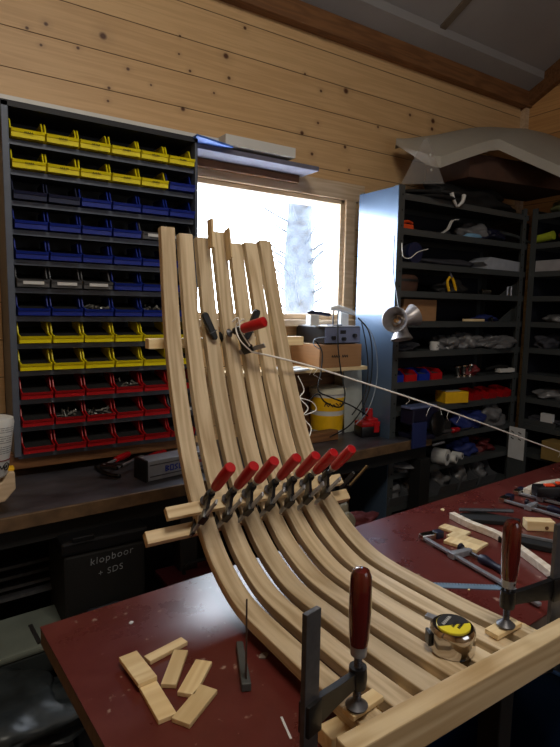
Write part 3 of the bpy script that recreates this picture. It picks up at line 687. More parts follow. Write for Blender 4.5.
# the big grey-white shell
def shell():
    b = B()
    A = [at(396, 144, 1, 2.30), at(440, 158, 1, 1.98), at(497, 138, 1, 1.90), at(560, 165, 1, 1.72), at(600, 182, 1, 1.5)]
    top = [at(396, 143, 1, 2.31), at(440, 134, 1, 2.28), at(480, 127, 1, 2.26), at(520, 129, 1, 2.24), at(545, 133, 1, 2.2), at(570, 143, 1, 2.0), at(585, 150, 1, 1.85)]
    n = 12
    def samp(L, t):
        f = t * (len(L) - 1); i = min(int(f), len(L) - 2); return L[i].lerp(L[i + 1], f - i)
    rows = []
    topc = curve(top, 6)
    front = [at(396, 145, 1, 2.30), at(424, 153, 1, 2.06), at(440, 157, 1, 1.98), at(468, 147, 1, 1.94), at(497, 138, 1, 1.90), at(528, 152, 1, 1.80), at(560, 166, 1, 1.70), at(580, 175, 1, 1.62)]
    for j in range(25):
        t = j / 24
        a = samp(front, t); c = samp(topc, t); col = [a + Vector((0, 0, -.055 * min(1, t * 6))), a]
        for k in (.25, .5, .75): 
            p = a.lerp(c, k); p.z += .03 * math.sin(k * PI); col.append(p)
        col.append(c); col.append(c + Vector((0, .005, -.03)))
        rows.append([b.bm.verts.new(p) for p in col])
    for r0, r1 in zip(rows, rows[1:]):
        for k in range(len(r0) - 1): b._f((r0[k], r1[k], r1[k + 1], r0[k + 1]))
        b._f((r0[0], r0[-1], r1[-1], r1[0]))
    b._f(rows[0]); b._f(rows[-1][::-1])
    return b
S('grey_shell', shell(), 'canopy', 'large grey white moulded shell lying across the top of the shelving', 'shell', smooth=True)
# transparent triangle standing on the discs
p0 = at(401, 184, 1, 2.02); p1 = at(444, 184, 1, 1.96); p2 = at(424, 139, 1, 2.04); p2b = at(428, 139, 1, 2.04)
b = B(); n = (p1 - p0).cross(p2 - p0).normalized() * .004
vs = [b.bm.verts.new(v) for v in (p0, p1, p2b, p2)]; ws = [b.bm.verts.new(v + n) for v in (p0, p1, p2b, p2)]
b._f(vs); b._f(ws[::-1])
for i in range(4): b._f((vs[i], vs[(i + 1) % 4], ws[(i + 1) % 4], ws[i]))
tri_t = T('acrylic_triangle', 'clear acrylic triangle standing on the black discs', 'set square', (0, 0, 0))
P('plate', b, 'acrylic', tri_t)
for px, py in ((430, 155), (431, 170)):
    q = at(px, py, 1, 2.0); b = B(); b.cyl(q, q + Vector((0, -.004, 0)), .007, n=12); P('bright_stud', b, 'white', tri_t)

# ---- triple metal lamp hanging at the shelving edge
q = at(400, 322, 1, 1.92)
lt = T('triple_spot_lamp', 'cluster of three flared metal spotlights hanging at the shelf edge', 'lamp', q)
for d, sc in (((-.80, -.45, .12), 1.25), ((.85, -.15, .35), 1.15), ((-.05, -.25, -1), 1.1)):
    m = frame(Vector(d).normalized() * .01, (0, 0, 1) if abs(d[2]) < .7 else (1, 0, 0), d) @ Matrix.Scale(sc, 4)
    b = B(); b.lathe([(.0, -.02), (.026, -.015), (.028, .015), (.033, .04), (.05, .07), (.048, .071), (.030, .042), (.024, .02), (0, .018)], m, 28); s_ = P('lamp_shade', b, 'lamp', lt, smooth=True)
    b = B(); b.lathe([(0, .018), (.016, .022), (.018, .036), (.010, .048), (0, .05)], m, 18); P('bulb', b, 'chrome', s_, smooth=True)
b = B(); b.tube(curve([(.0, 0, .02), (.003, .03, .12), (-.004, .055, .25), (0, .06, .42)], 6), .0025, 6)
P('hanging_wire', b, 'gcable', lt)
t = B(); t.tube(curve([at(402, 243, 1, 1.985), at(403, 256, 1, 1.98), at(410, 258, 1, 1.98), at(418, 252, 1, 1.985), at(428, 249, 1, 1.985)], 6), .002, 6)
S('thin_wire', t, 'cord', 'thin pale wire looped on the second shelf edge beside the jar', 'wire')

# ================================================================== THINGS ON THE BACK BENCH
# step shelf under the window
t = T('bench_riser', 'pine riser shelf on the bench below the window', 'shelf', (1.43, 2.12, .9))
b = B(); b.box((.09, .11, .357), (.80, .26, .018)); P('riser_board', b, 'pine', t, bevel=.002)
b = B(); b.box((-.06, .11, .17), (.018, .22, .345)); P('riser_side', b, 'brown', t)
b = B(); b.box((.02, .02, .17), (.022, .022, .345)); P('upright', b, 'steel', t)
b = B(); b.box((.2, .235, .17), (.55, .012, .345)); P('riser_back', b, 'oldwood', t)
zr = .9 + .366
def cbox(px0, px1, y, h, d, name, lab, mat='cardboard'):
    x0 = at(px0, 350, 1, y).x; x1 = at(px1, 350, 1, y).x
    return x0, x1
t = T('cardboard_box', 'closed cardboard box under the black power supply', 'box', (1.745, 2.23, zr))
b = B(); b.box((0, 0, .058), (.27, .25, .115)); P('box_body', b, 'cardboard', t, bevel=.002)
b = B(); b.box((0, 0, .1155), (.27, .05, .001)); P('tape_strip', b, 'frame', t)
b = B(); rnd = random.Random(3)
for x0, n in ((-.06, 7),):
    for i in range(n):
        x = x0 + i * .014 + (.01 if i > 3 else 0); b.stroke([(x, -.006 * rnd.random()), (x + .004, .008), (x + .008, -.005), (x + .01, .004)], .003, frame((0, -.1255, .055), (1, 0, 0), (0, -1, 0)))
P('printed_text', b, 'ink', t)
t = T('power_supply', 'black and silver power supply with knobs on the cardboard box', 'power supply', (1.755, 2.23, zr + .117))
b = B(); b.box((0, 0, .045), (.23, .24, .082), None, .003); P('housing', b, 'black', t)
b = B(); b.box((0, 0, .088), (.225, .235, .003)); P('lid', b, 'silver', t)
b = B(); b.box((0, -.122, .045), (.225, .005, .076)); fp = P('front_panel', b, plain('grey_blue_panel', (.42, .45, .56), .4), t)
for x, z_ in ((-.065, .032), (.0, .026), (.07, .042)):
    b = B(); b.cyl((x, -.124, z_), (x, -.14, z_), .010, n=14); P('knob', b, 'black', t)
b = B(); b.box((-.002, -.126, .06), (.034, .003, .018)); P('display', b, 'ink', t)
for s_x in (-.09, .09):
    b = B(); b.box((s_x, -.09, .002), (.02, .02, .004)); P('foot', b, 'black', t)
# hand tool holder on top of supply
q = Vector((1.77, 2.17, zr + .207))
t = T('soldering_stand', 'white soldering iron resting on a small stand over the supply', 'soldering iron', q)
b = B(); b.box((-.02, 0, .003), (.06, .05, .006)); b.cyl((-.03, 0, .006), (-.03, 0, .07), .004, n=8); b.tube(curve([(-.03, 0, .07), (-.02, 0, .095), (.0, 0, .085), (.0, 0, .06)], 5), .004, 8); P('stand', b, 'dsteel', t)
b = B(); b.tube([(-.05, 0, .085), (-.01, -.01, .09), (.05, -.015, .075), (.095, -.02, .062)], [.010, .016, .014, .010], 12); P('grip', b, 'white', t, smooth=True)
b = B(); b.tube([(-.19, 0, .062), (-.17, 0, .066), (-.06, 0, .055), (-.05, 0, .055)], [.004, .010, .009, .006], 10); P('iron_barrel', b, 'navy', t, smooth=True)
b = B(); b.box((-.16, 0, .03), (.05, .04, .045)); b.box((-.16, 0, .004), (.06, .05, .006)); P('sponge_cup', b, 'white', t)
b = B(); b.box((.05, .02, .035), (.05, .03, .07)); P('holder_block', b, 'white', t)
# cables
def cable(px_list, y, r, mat, label):
    pts = [at(px, py, 1, yy) for (px, py), yy in zip(px_list, y)]
    b = B(); b.tube(curve(pts, 8), r, 7)
    return S('cable', b, mat, label, 'cable', smooth='all')
cable([(358, 318), (368, 330), (372, 350), (371, 380), (364, 405), (350, 425), (330, 437)], (2.1, 2.07, 2.06, 2.06, 2.05, 2.04, 2.0), .0035, 'cable', 'black cable falling from the soldering iron to the bench, nearest the white sheet')
cable([(359, 318), (372, 335), (377, 358), (376, 385), (368, 410), (356, 424)], (2.1, 2.06, 2.05, 2.05, 2.04, 2.03), .003, 'gcable', 'pale grey cable curving past the white sheet edge')
cable([(361, 320), (366, 345), (368, 372), (364, 396), (352, 415)], (2.1, 2.08, 2.07, 2.06, 2.05), .003, 'cable', 'thin black cable between the two longer falling cables')
cable([(338, 312), (338, 345), (341, 372), (345, 395), (340, 407), (325, 402), (318, 394), (308, 402), (306, 410)], (2.07, 2.05, 2.04, 2.0, 1.99, 1.99, 1.99, 1.99, 2.0), .0035, 'cable', 'black cable hanging before the power supply and looping over the bucket')
cable([(315, 340), (322, 352), (321, 372), (318, 390), (330, 397), (350, 405), (368, 416)], (2.05, 2.05, 2.03, 2.0, 1.99, 2.0, 2.0), .0035, 'cable', 'black cable running from under the cardboard box to the right')
cable([(326, 337), (315, 339), (314, 345), (320, 349)], (2.09, 2.06, 2.06, 2.07), .0025, 'gcable', 'small pale loop of cable at the power supply side')
# white plastic sheet
b = B(); b.prism([(0, 0), (.125, 0), (.125, .38), (.115, .40), (.01, .40), (0, .385)], 0, .006); 
S('white_sheet', b, plain('dull_white', (.66, .68, .66), .6), 'dull white plastic sheet leaning beside the steel shelving', 'sheet', rz((1.86, 2.20, .902), 0, R(86)))
# bucket
t = T('paint_bucket', 'yellow and white plastic bucket under the riser shelf', 'bucket', (1.80, 2.275, .9))
b = B(); b.lathe([(0, 0), (.084, 0), (.090, .13), (.092, .22), (.088, .22), (.085, .13), (.080, .004), (0, .004)], None, 36); P('bucket_body', b, 'white', t, smooth=True)
b = B(); b.lathe([(.094, .215), (.099, .215), (.099, .240), (.088, .244), (0, .244), (0, .240), (.09, .236)], None, 36); P('lid', b, plain('cream_lid', (.85, .84, .76), .5), t, smooth=True)
b = B(); b.lathe([(.0902, .125), (.0912, .125), (.0924, .195), (.0908, .195)], None, 36); P('label_band', b, 'yellow', t, smooth=True)
b = B(); b.lathe([(.0845, .02), (.0858, .02), (.0895, .100), (.0882, .100)], None, 36); P('label_band', b, 'yellow', t, smooth=True)
b = B(); rnd = random.Random(8)
for k in range(7):
    a = -2.3 + k * .22; m = frame((.0925 * math.cos(a), .0925 * math.sin(a), .16), (-math.sin(a), math.cos(a), 0), (math.cos(a), math.sin(a), 0)); b.stroke([(-.008, -.012 + .02 * rnd.random()), (.0, .012 * rnd.random()), (.008, -.006)], .005, m)
P('label_print', b, 'brown', t)
b = B(); b.prism([(-.16, -.03), (.13, -.035), (.15, -.01), (.13, .03), (-.16, .03)], 0, .045); S('wood_offcut', b, 'oldwood', 'dark brown wooden offcut lying before the bucket', 'offcut', rz((1.60, 2.12, .901), R(3)), bevel=.004)
b = B(); b.box((0, 0, .005), (.12, .16, .008)); b.box((0.0, -.02, .012), (.10, .03, .005)); S('flat_notebook', b, 'paper', 'white booklet with a dark strip on the riser shelf', 'booklet', rz((1.44, 2.12, zr), R(20)))
# drill battery
q = at(370, 437, 2, .9)
t = T('drill_battery', 'red topped black drill battery on the bench', 'battery', rz((q.x + .005, q.y + .03, .9), R(-10)))
b = B(); b.box((0, 0, .030), (.115, .085, .058), None, .012); P('battery_case', b, 'black', t, smooth=True)
b = B(); b.box((0, 0, .068), (.112, .082, .028), None, .010); b.box((.02, 0, .085), (.06, .055, .02), None, .006); P('battery_top', b, 'red', t, smooth=True)
b = B(); b.cyl((.008, 0, .09), (.008, 0, .145), .021, .019); P('battery_stem', b, 'red', t, smooth=True)
b = B(); b.box((.03, -.043, .05), (.03, .004, .05)); P('latch', b, 'red', t)
# dark machine (sharpener) behind the battery
q = at(398, 425, 2, .9)
t = T('bench_grinder', 'low black machine on the bench behind the drill battery', 'machine', rz((q.x, 2.03, .9), R(-8)))
b = B(); b.box((0, 0, .03), (.30, .14, .06), None, .006); b.box((-.01, .02, .095), (.19, .11, .075), None, .008); P('machine_body', b, 'blackm', t)
b = B(); b.box((.0, -.0, .137), (.17, .10, .008), None, .003); P('machine_cover', b, plain('grey_cover', (.33, .34, .36), .4), t)
b = B(); b.box((.03, -.10, .012), (.16, .03, .012), None, .003); b.box((.03, -.12, .02), (.16, .006, .012)); P('guide_rail', b, 'dsteel', t)
# vise
q = Vector((2.13, 1.955, .9))
t = T('bench_vise', 'dark blue bench vise clamped at the right end of the bench', 'vise', rz(q, R(0)))
b = B(); b.box((0, -.02, .012), (.13, .14, .024), None, .004); b.lathe([(0, .024), (.05, .024), (.035, .06), (.035, .09), (0, .09)], Matrix.Translation((0, -.02, 0)), 20); P('vise_base', b, 'navy', t)
b = B(); b.prism([(-.09, .08), (-.03, .05), (.07, .05), (.10, .10), (.10, .16), (-.085, .16)], -.05, .04, Matrix(((1, 0, 0, 0), (0, 0, 1, -.02), (0, 1, 0, 0), (0, 0, 0, 1)))); P('vise_jaw', b, 'navy', t, bevel=.006)
b = B(); b.box((0.0, -.025, .166), (.19, .07, .012), None, .002); P('jaw_plate', b, plain('worn_blue_steel', (.48, .55, .75), .3, .5), t)
b = B(); b.box((-.055, -.085, .03), (.10, .012, .13), None, .004); P('front_plate', b, plain('dull_blue', (.12, .17, .36), .4), t)
b = B(); b.lathe([(0, 0), (.062, 0), (.066, .012), (.055, .02), (.02, .024), (0, .024)], frame((.085, -.07, .07), (0, 0, 1), (.2, -1, .1)), 26); P('handwheel', b, 'black', t, smooth=True)
b = B(); b.cyl((.06, -.075, -.04), (.11, -.11, -.02), .008, n=10); P('vise_screw', b, 'dsteel', t)
# silver case at the left
m = frame((.825, 1.985, .9), (.985, .17, 0), (0, 0, 1))
t = T('silver_case', 'flat silver case with blue lettering on the bench left of the curved slats', 'case', m)
b = B(); b.box((-.005, 0, .040), (.31, .085, .076), None, .003); P('case_body', b, plain('silver_grey', (.60, .62, .66), .35, .3), t)
b = B(); b.box((-.163, 0, .042), (.012, .09, .084), None, .004); P('end_cap', b, 'black', t)
b = B(); b.box((0, -.0435, .062), (.30, .002, .004)); b.box((0, -.0435, .018), (.30, .002, .004)); P('seam', b, 'dsteel', t)
b = B(); fm = frame((-.055, -.0445, .040), (1, 0, 0), (0, -1, 0))
for i, st in enumerate((((-.008, -.01), (-.008, .01), (.006, .006), (-.006, 0), (.006, -.006), (-.008, -.01)), ((-.006, -.01), (-.006, .01), (.006, .01), (.006, -.01), (-.006, -.01)), ((.006, .01), (-.006, .006), (.006, -.006), (-.006, -.01)), ((-.004, .01), (-.004, -.01), (.006, -.01)))):
    b.stroke([(x + i * .019 - .02, y) for x, y in st], .0045, fm)
P('blue_lettering', b, 'inkblue', t)
b = B(); b.box((.07, -.0445, .042), (.05, .001, .012)); P('red_lettering', b, plain('dull_red_print', (.60, .32, .34), .6), t)

# ================================================================== CLAMPS
def clamp(m, label, handle, L, up, down, hl, hr, armz, mats, group=None, sp=.0, name='bar_clamp', fixed=True, barw=.014, bart=.005, jawk=1.0):
    """z = screw axis towards the handle, x = towards the bar. Origin at the pressed surface"""
    hmat, amat, bmat = mats
    t = T(name, label, 'clamp', m, group)
    k = jawk
    b = B(); b.lathe([(0, 0), (.014 * k, 0), (.015 * k, .003 * k), (.010 * k, .007 * k), (.006 * k, .011 * k), (0, .011 * k)], None, 20); P('pressure_plate', b, 'dsteel' if bmat != 'brass' else 'steel', t, smooth=True)
    b = B(); n = int((sp - .008 * k) / (.0035 * k)); pr = []
    for i in range(max(n, 2)):
        z = .008 * k + i * .0035 * k; pr += [(.0058 * k, z), (.0045 * k, z + .00175 * k)]
    b.lathe([(0, pr[0][1])] + pr + [(0, pr[-1][1] + .001)], None, 12); P('spindle', b, 'dsteel', t, smooth=True)
    b = B()
    b.lathe([(0, armz - .013 * k), (.0115 * k, armz - .013 * k), (.0125 * k, armz), (.0115 * k, armz + .015 * k), (0, armz + .015 * k)], None, 18)
    prof = [(0, armz - .009 * k), (L * .55, armz - .014 * k), (L + .002, armz - .022 * k), (L + .002, armz + .016 * k), (L * .5, armz + .012 * k), (0, armz + .010 * k)]
    b.prism(prof, -.0045 * k, .0045 * k, Matrix(((1, 0, 0, 0), (0, 0, 1, 0), (0, 1, 0, 0), (0, 0, 0, 1))))
    b.box((L + .004, 0, armz - .003 * k), (.024 * k, .017 * k, .040 * k), None, .002)
    P('sliding_arm', b, amat, t, smooth=True)
    b = B(); h0 = sp; b.lathe([(0, h0), (.010 * k if hr < .016 else hr * .72, h0), (hr * .78, h0 + hl * .12), (0, h0 + hl * .12)], None, 20); P('ferrule', b, 'steel', t, smooth=True)
    h1 = h0 + hl * .12; hh = hl * .88
    b = B()
    if handle == 'turned': pr = [(0, 0), (hr * .80, 0), (hr * .88, .1), (hr, .45), (hr * .98, .72), (hr * .92, .9), (hr * .70, .975), (hr * .35, 1.0), (0, 1.0)]
    else: pr = [(0, 0), (hr * .86, 0), (hr * .92, .06), (hr, .5), (hr, .93), (hr * .93, .985), (hr * .8, 1.0), (0, 1.0)]
    b.lathe([(r, h1 + z * hh) for r, z in pr], None, 20)
    hd = P('handle', b, hmat, t, smooth=True)
    if handle == 'turned':
        b = B(); b.cyl((0, -hr * .72, h0 + hl * .07), (0, -hr * .82, h0 + hl * .07), .003, n=8); P('rivet', b, 'chrome', hd)
    b = B(); b.box((L + .006, 0, (up - down) / 2), (barw, bart, up + down), None, .001); P('bar', b, bmat, t)
    if fixed:
        b = B(); b.prism([(-.012 * k, -down + .006), (L + .01, -down - .004), (L + .014, -down + .024 * k), (.01, -down + .018 * k), (-.012 * k, -down + .016 * k)], -.005 * k, .005 * k, Matrix(((1, 0, 0, 0), (0, 0, 1, 0), (0, 1, 0, 0), (0, 0, 0, 1))))
        P('fixed_jaw', b, amat, t)
    return t
BK = ('red', 'black', 'steel')

# ================================================================== CURVED BENCH SLATS
prof = [(.562, .92), (.70, .914), (.85, .912), (.95, .913), (1.02, .925), (1.10, .958), (1.16, 1.005), (1.22, 1.07), (1.265, 1.14), (1.31, 1.23), (1.36, 1.37), (1.40, 1.52), (1.45, 1.77)]
XL = [.579, .580, .581, .582, .584, .587, .588, .588, .588, .588, .588, .590, .597]
XR = [.998, .990, .985, .983, .979, .975, .968, .958, .955, .952, .943, .932, .909]
TOPZ = [1.770, 1.756, 1.750, 1.771, 1.742, 1.748, 1.758]
cp = curve([Vector((a, 0, b_)) for a, b_ in prof], 4)      # x=Y, z=Z
cl = curve([Vector((a, 0, 0)) for a in XL], 4); cr_ = curve([Vector((a, 0, 0)) for a in XR], 4)
def slat(i, w=.046, th=.024):
    me_b = B(); bm = me_b.bm; uvl = bm.loops.layers.uv.new('UVMap')
    rings = []; U = 0; us = []
    ztop = TOPZ[i]; n = len(cp)
    for j in range(n):
        t = Vector((cp[min(j + 1, n - 1)].x - cp[max(j - 1, 0)].x, cp[min(j + 1, n - 1)].z - cp[max(j - 1, 0)].z)).normalized()
        nx, nz = -t.y, t.x      # towards the sitter
        Y, Z = cp[j].x, cp[j].z
        if j == n - 1: 
            k = (ztop - 1.77) ; Y += t.x * k; Z += t.y * k
        xr = cl[j].x + (cr_[j].x - cl[j].x) * i / 6
        f = min(1, max(0, (Z - .95) / .8)); ww = w - .005 * f
        if j: U += (cp[j] - cp[j - 1]).length
        us.append(U)
        ring = []
        for (a, d) in ((0, 0), (-ww, 0), (-ww, -th * .5), (-ww, -th), (0, -th), (0, -th * .5)):
            ring.append(bm.verts.new((xr + a, Y + nx * d, Z + nz * d)))
        rings.append(ring)
    def face(vs, uvs):
        f = bm.faces.new(vs)
        for l, uv in zip(f.loops, uvs): l[uvl].uv = uv
    V = [0, .046, .058, .07, .116, .128, .140]
    for j in range(n - 1):
        for k in range(6):
            face((rings[j][k], rings[j][(k + 1) % 6], rings[j + 1][(k + 1) % 6], rings[j + 1][k]), ((us[j], V[k]), (us[j], V[k + 1]), (us[j + 1], V[k + 1]), (us[j + 1], V[k])))
    face(rings[0][::-1], [(0, V[k] * .3) for k in range(6)]); face(rings[-1], [(U, V[k] * .3) for k in range(6)])
    return me_b
slab = ['leftmost curved ash slat of the seat, its lower end under the left big clamp', 'second curved ash slat from the left', 'third curved ash slat from the left',
        'middle curved ash slat, carrying the upper red handled clamp', 'fifth curved ash slat from the left', 'sixth curved ash slat, second from the right', 'rightmost curved ash slat, its lower end under the right big clamp']
for i in range(7):
    S('bent_board', slat(i), 'slat', slab[i], 'slat', group='curved slats of the bent seat', bevel=.0025)
# loose spacer sticks between the slats at the top
def stick(pa, pb, ya, yb, w, t, lab):
    a = at(*pa, 1, ya); c = at(*pb, 1, yb); l = (a - c).length
    m = frame(c, a - c, (1, 0, 0)); b = B(); b.box((l / 2, 0, 0), (l, t, w), None, .001)
    S('spacer_stick', b, 'ash', lab, 'stick', m)
stick((206, 219), (211.5, 248), 1.42, 1.41, .007, .03, 'thin wooden spacer stick standing highest between the third and fourth slats')
stick((224, 229), (230, 259), 1.43, 1.41, .006, .03, 'thin wooden spacer stick between the fourth and fifth slats')

# caul bars
def bar(name, x0, x1, y, z, tz, ty, lab, rot=None, mat='ash'):
    m = rot or Matrix.Translation(((x0 + x1) / 2, y, z))
    b = B(); b.box((0, 0, 0), (x1 - x0, ty, tz), None, .002); return S(name, b, mat, lab, 'bar', m)
ny, nz = -.735, .68     # outward normal at the bend
sp0 = Vector((0, 1.205, 1.058))
def barm(x0, x1, off, along=0, tilt=0):
    c = sp0 + Vector((0, ny, nz)) * off + Vector((0, nz, -ny)) * along; c.x = (x0 + x1) / 2
    return frame(c, (1, 0, tilt), (0, ny, nz))
b = B(); b.box((0, 0, 0), (.535, .030, .018), None, .002); S('clamping_bar', b, 'ash', 'short ash bar across the front of the slats under the seven clamps', 'bar', barm(.482, .98, .009 + .003, -.008))
b = B(); b.box((0, 0, 0), (.62, .032, .024), None, .002); S('clamping_bar', b, 'ash', 'longer ash bar behind the slats at the bend, its left end sticking out', 'bar', barm(.435, 1.02, -.040, -.04))
q0 = at(147, 338, 1, 1.435); q1 = at(302, 345, 1, 1.44)
b = B(); b.box((0, 0, 0), (.52, .03, .028), None, .002); S('wooden_bar', b, 'pine', 'pale wooden rail behind the upright slats at the height of the upper clamp', 'bar', Matrix.Translation((.775, 1.455, 1.45)))

# seven small clamps at the bend
H = [((213.7, 489.4), (229, 468.6)), ((235.7, 487.7), (252.3, 467)), ((255.7, 482.3), (272, 461.4)), ((278.6, 478.6), (294.9, 460.6)), ((297, 476), (312.9, 456.3)), ((314, 473), (329.4, 454)), ((332.5, 468.8), (348.8, 449))]
cl_lab = ['leftmost of the seven red handled clamps at the bend', 'second red handled clamp from the left at the bend', 'third red handled clamp from the left at the bend', 'middle one of the seven red handled clamps at the bend',
          'fifth red handled clamp from the left at the bend', 'sixth red handled clamp at the bend, second from the right', 'rightmost of the seven red handled clamps at the bend']
nrm = Vector((.03, -.72, .69)).normalized()
proto = None
for i, (a, c) in enumerate(H):
    hb = at(a[0], a[1], 1, 1.138)
    o = hb - nrm * .062
    jit = random.uniform(-.06, .06)
    arm = Vector((-.50 + .04 * (i % 3), -.69 * .85, -.72 * .85))
    m = frame(o, arm, nrm + Vector((jit * .3, 0, 0)))
    if proto is None:
        proto = clamp(m, cl_lab[0], 'plain', .054, .112, .065, .108, .0138, .030, BK, 'small clamps on the bend', .062, 'small_bar_clamp', True, .012, .005, .92)
    else: dup(proto, m, cl_lab[i])
# upper clamp holding the cord
u = at(229, 333, 1, 1.375); n2 = Vector((.42, -.86, .28)).normalized()
ua = Vector((.62, -.1, -.78))
clamp(frame(u, ua, n2), 'single red handled clamp high on the middle slat with the cord tied to it', 'plain', .062, .085, .04, .085, .0150, .030, BK, None, .040, 'small_bar_clamp', True, .013, .004, .85)
# two black spring clamp arms
for (a, c, lab) in (((203, 314), (217, 338), 'black rubber handle end lying over the third slat'), ((256, 311), (249, 338), 'black rubber handle end behind the red handle on the fifth slat')):
    pa = at(*a, 1, 1.385); pb = at(*c, 1, 1.365); d = (pb - pa); l = d.length
    t = T('clamp_tip', lab, 'clamp handle', frame(pa, d, (0, -1, 0)))
    b = B(); b.prism([(-.004, -.006), (.004, -.0105), (l * .8, -.009), (l, -.007), (l + .004, .0), (l, .007), (l * .8, .009), (.004, .0105), (-.004, .006)], 0, .014); P('grip', b, 'black', t, bevel=.003)
    b = B(); b.box((l * .72, 0, .007), (.003, .022, .016)); P('ridge', b, 'dsteel', t)
# white cord
p = [at(232, 322, 1, 1.34), at(238, 318, 1, 1.33), at(241, 332, 1, 1.33), at(250, 346, 1, 1.33)]
b = B(); b.tube(curve(p, 8), .0022, 6)
p = [at(244, 319, 1, 1.33), at(236, 326, 1, 1.345), at(240, 340, 1, 1.33), at(252, 352, 1, 1.33)]
b.tube(curve(p, 8), .0022, 6)
pts = [at(252, 352, 1, 1.33), at(275, 357, 1, 1.33), at(310, 366, 1, 1.33), at(342, 376, 1, 1.33), at(440, 408, 1, 1.33), at(560, 452, 1, 1.33)]
e = pts[-1]; pts.append(e + (e - pts[-2]) * .9)
c_ = curve(pts, 14)
b.tube(c_, .0030, 7)
rnd = random.Random(4)
for k in (30, 33, 52, 55, 56, 57, 58, 70):     # frayed fibres
    if k < len(c_):
        q = c_[k]; b.tube([q, q + Vector((rnd.uniform(-.02, .02), 0, -rnd.uniform(.01, .03))), q + Vector((rnd.uniform(-.04, .02), 0, -rnd.uniform(.02, .04)))], .0007, 4)
S('taut_cord', b, 'cord', 'white cord stretched from the upper clamp out to the right', 'cord', smooth='all')
b = B(); b.tube(curve([at(298, 376, 1, 1.38), at(304, 390, 1, 1.37), at(300, 398, 1, 1.36), at(308, 408, 1, 1.35), at(303, 417, 1, 1.34), at(311, 428, 1, 1.33), at(308, 440, 1, 1.32)], 8), .0018, 6)
b.tube(curve([at(300, 398, 1, 1.36), at(312, 402, 1, 1.36), at(316, 410, 1, 1.36), at(305, 415, 1, 1.35)], 6), .0016, 6)
S('loose_cord_end', b, 'cord', 'loose curly end of white cord hanging beside the rightmost slat', 'cord', smooth='all')
# extra clamp behind the last slat
m = frame(at(345, 487, 1, 1.34), (.8, .2, .1), (.55, -.3, .75))
t = T('metal_scraper', 'black tool with a brassy steel bar behind the rightmost slat', 'clamp', m)
b = B(); b.box((.0, 0, 0), (.07, .016, .024), None, .004); b.box((-.03, 0, .03), (.016, .016, .06), None, .004); P('jaw', b, 'black', t)
b = B(); b.box((.036, 0, .045), (.02, .005, .11), None, .001); P('bar', b, 'brass', t)

# front board and batten
b = B(); b.box((.012, 0, 0), (.66, .036, .062), None, .003); S('front_board', b, 'ash', 'thick ash board across the lower slat ends, nearest the camera', 'board', frame((.465 + .33 - .005, .539, .905), (1, .004, 0), (0, 0, 1)))
b = B(); b.box((.012, 0, 0), (.55, .035, .03), None, .002); S('support_batten', b, 'pine', 'flat batten under the slat ends behind the front board', 'batten', Matrix.Translation((.76, .612, .877)))
BG = ('handlewood', 'black', 'dsteel')
clamp(frame((.540, .588, .934), (-.13, -.028, 0), (0, 0, 1)), 'left big clamp with a dark red wooden handle pressing the leftmost slat', 'turned', .107, .205, .13, .140, .0175, .050, BG, None, .088, 'large_bar_clamp', True, .030, .009, 1.2)
clamp(frame((.940, .600, .934), (.14, -.022, 0), (0, 0, 1)), 'right big clamp with a dark red wooden handle pressing the rightmost slat', 'turned', .130, .190, .13, .136, .0178, .055, BG, None, .082, 'large_bar_clamp', True, .030, .009, 1.2)

# tape measure
q = at(449, 655, 2, .916)
t = T('tape_measure', 'chrome tape measure with a yellow and black sticker on the slats', 'tape measure', Matrix.Translation((at(452, 650, 2, .916).x, at(452, 650, 2, .916).y, .916)) @ Matrix.Rotation(R(18), 4, 'Z') @ Matrix.Scale(1.15, 4))
pl = []
for k in range(28):
    a = 2 * PI * k / 28; r = .036
    x = r * math.cos(a); y = r * math.sin(a)
    if a < PI / 2: x = x * 1.05; y = y * 1.02
    if PI / 2 <= a < PI: x *= 1.08; y *= 1.05
    pl.append((x, y))
b = B()
sc = [(0, .88), (.004, .97), (.010, 1.0), (.034, 1.0), (.040, .97), (.044, .88)]
rings = [[b.bm.verts.new((x * s, y * s, z)) for x, y in pl] for z, s in sc]
for A, Bq in zip(rings, rings[1:]):
    for k in range(28): b._f((A[k], A[(k + 1) % 28], Bq[(k + 1) % 28], Bq[k]))
b._f(rings[0][::-1]); b._f(rings[-1])
P('case', b, 'chrome', t, smooth=True)
b = B(); b.lathe([(0, .0442), (.0275, .0442), (.029, .0442), (.029, .0462), (.0, .0462)], Matrix.Diagonal((1.0, .92, 1, 1)), 32); st = P('sticker', b, plain('sticker_yellow', (.93, .87, .20), .4), t)
b = B(); pk = [(.0285 * math.cos(a), .0262 * math.sin(a)) for a in [R(-48 + k * 12) for k in range(17)]]; b.prism(pk, .0463, .0466); P('sticker_black', b, 'ink', t)
b = B(); rnd = random.Random(12); 
for i in range(6): b.stroke([(-.014 + i * .005, .010), (-.012 + i * .005, .015), (-.010 + i * .005, .010)], .0012, Matrix.Translation((0, 0, .0467)))
P('white_lettering', b, 'white', t)
b = B()
for i in range(5): b.stroke([(-.010 + i * .0045, -.004), (-.008 + i * .0045, .0), (-.006 + i * .0045, -.004)], .0014, Matrix.Translation((0, 0, .0463)))
for i in range(4): b.stroke([(-.008 + i * .0045, -.013), (-.006 + i * .0045, -.009), (-.004 + i * .0045, -.013)], .0018, Matrix.Translation((0, 0, .0463)))
P('dark_lettering', b, 'ink', t)
b = B(); b.box((.004, .038, .040), (.014, .022, .006), None, .001); P('tape_hook', b, 'steel', t)
b = B(); b.box((0, 0, 0), (.006, .020, .022), Matrix.Translation((-.027, .030, .024)) @ Matrix.Rotation(R(132), 4, 'Z'), .002); P('belt_clip', b, 'black', t)

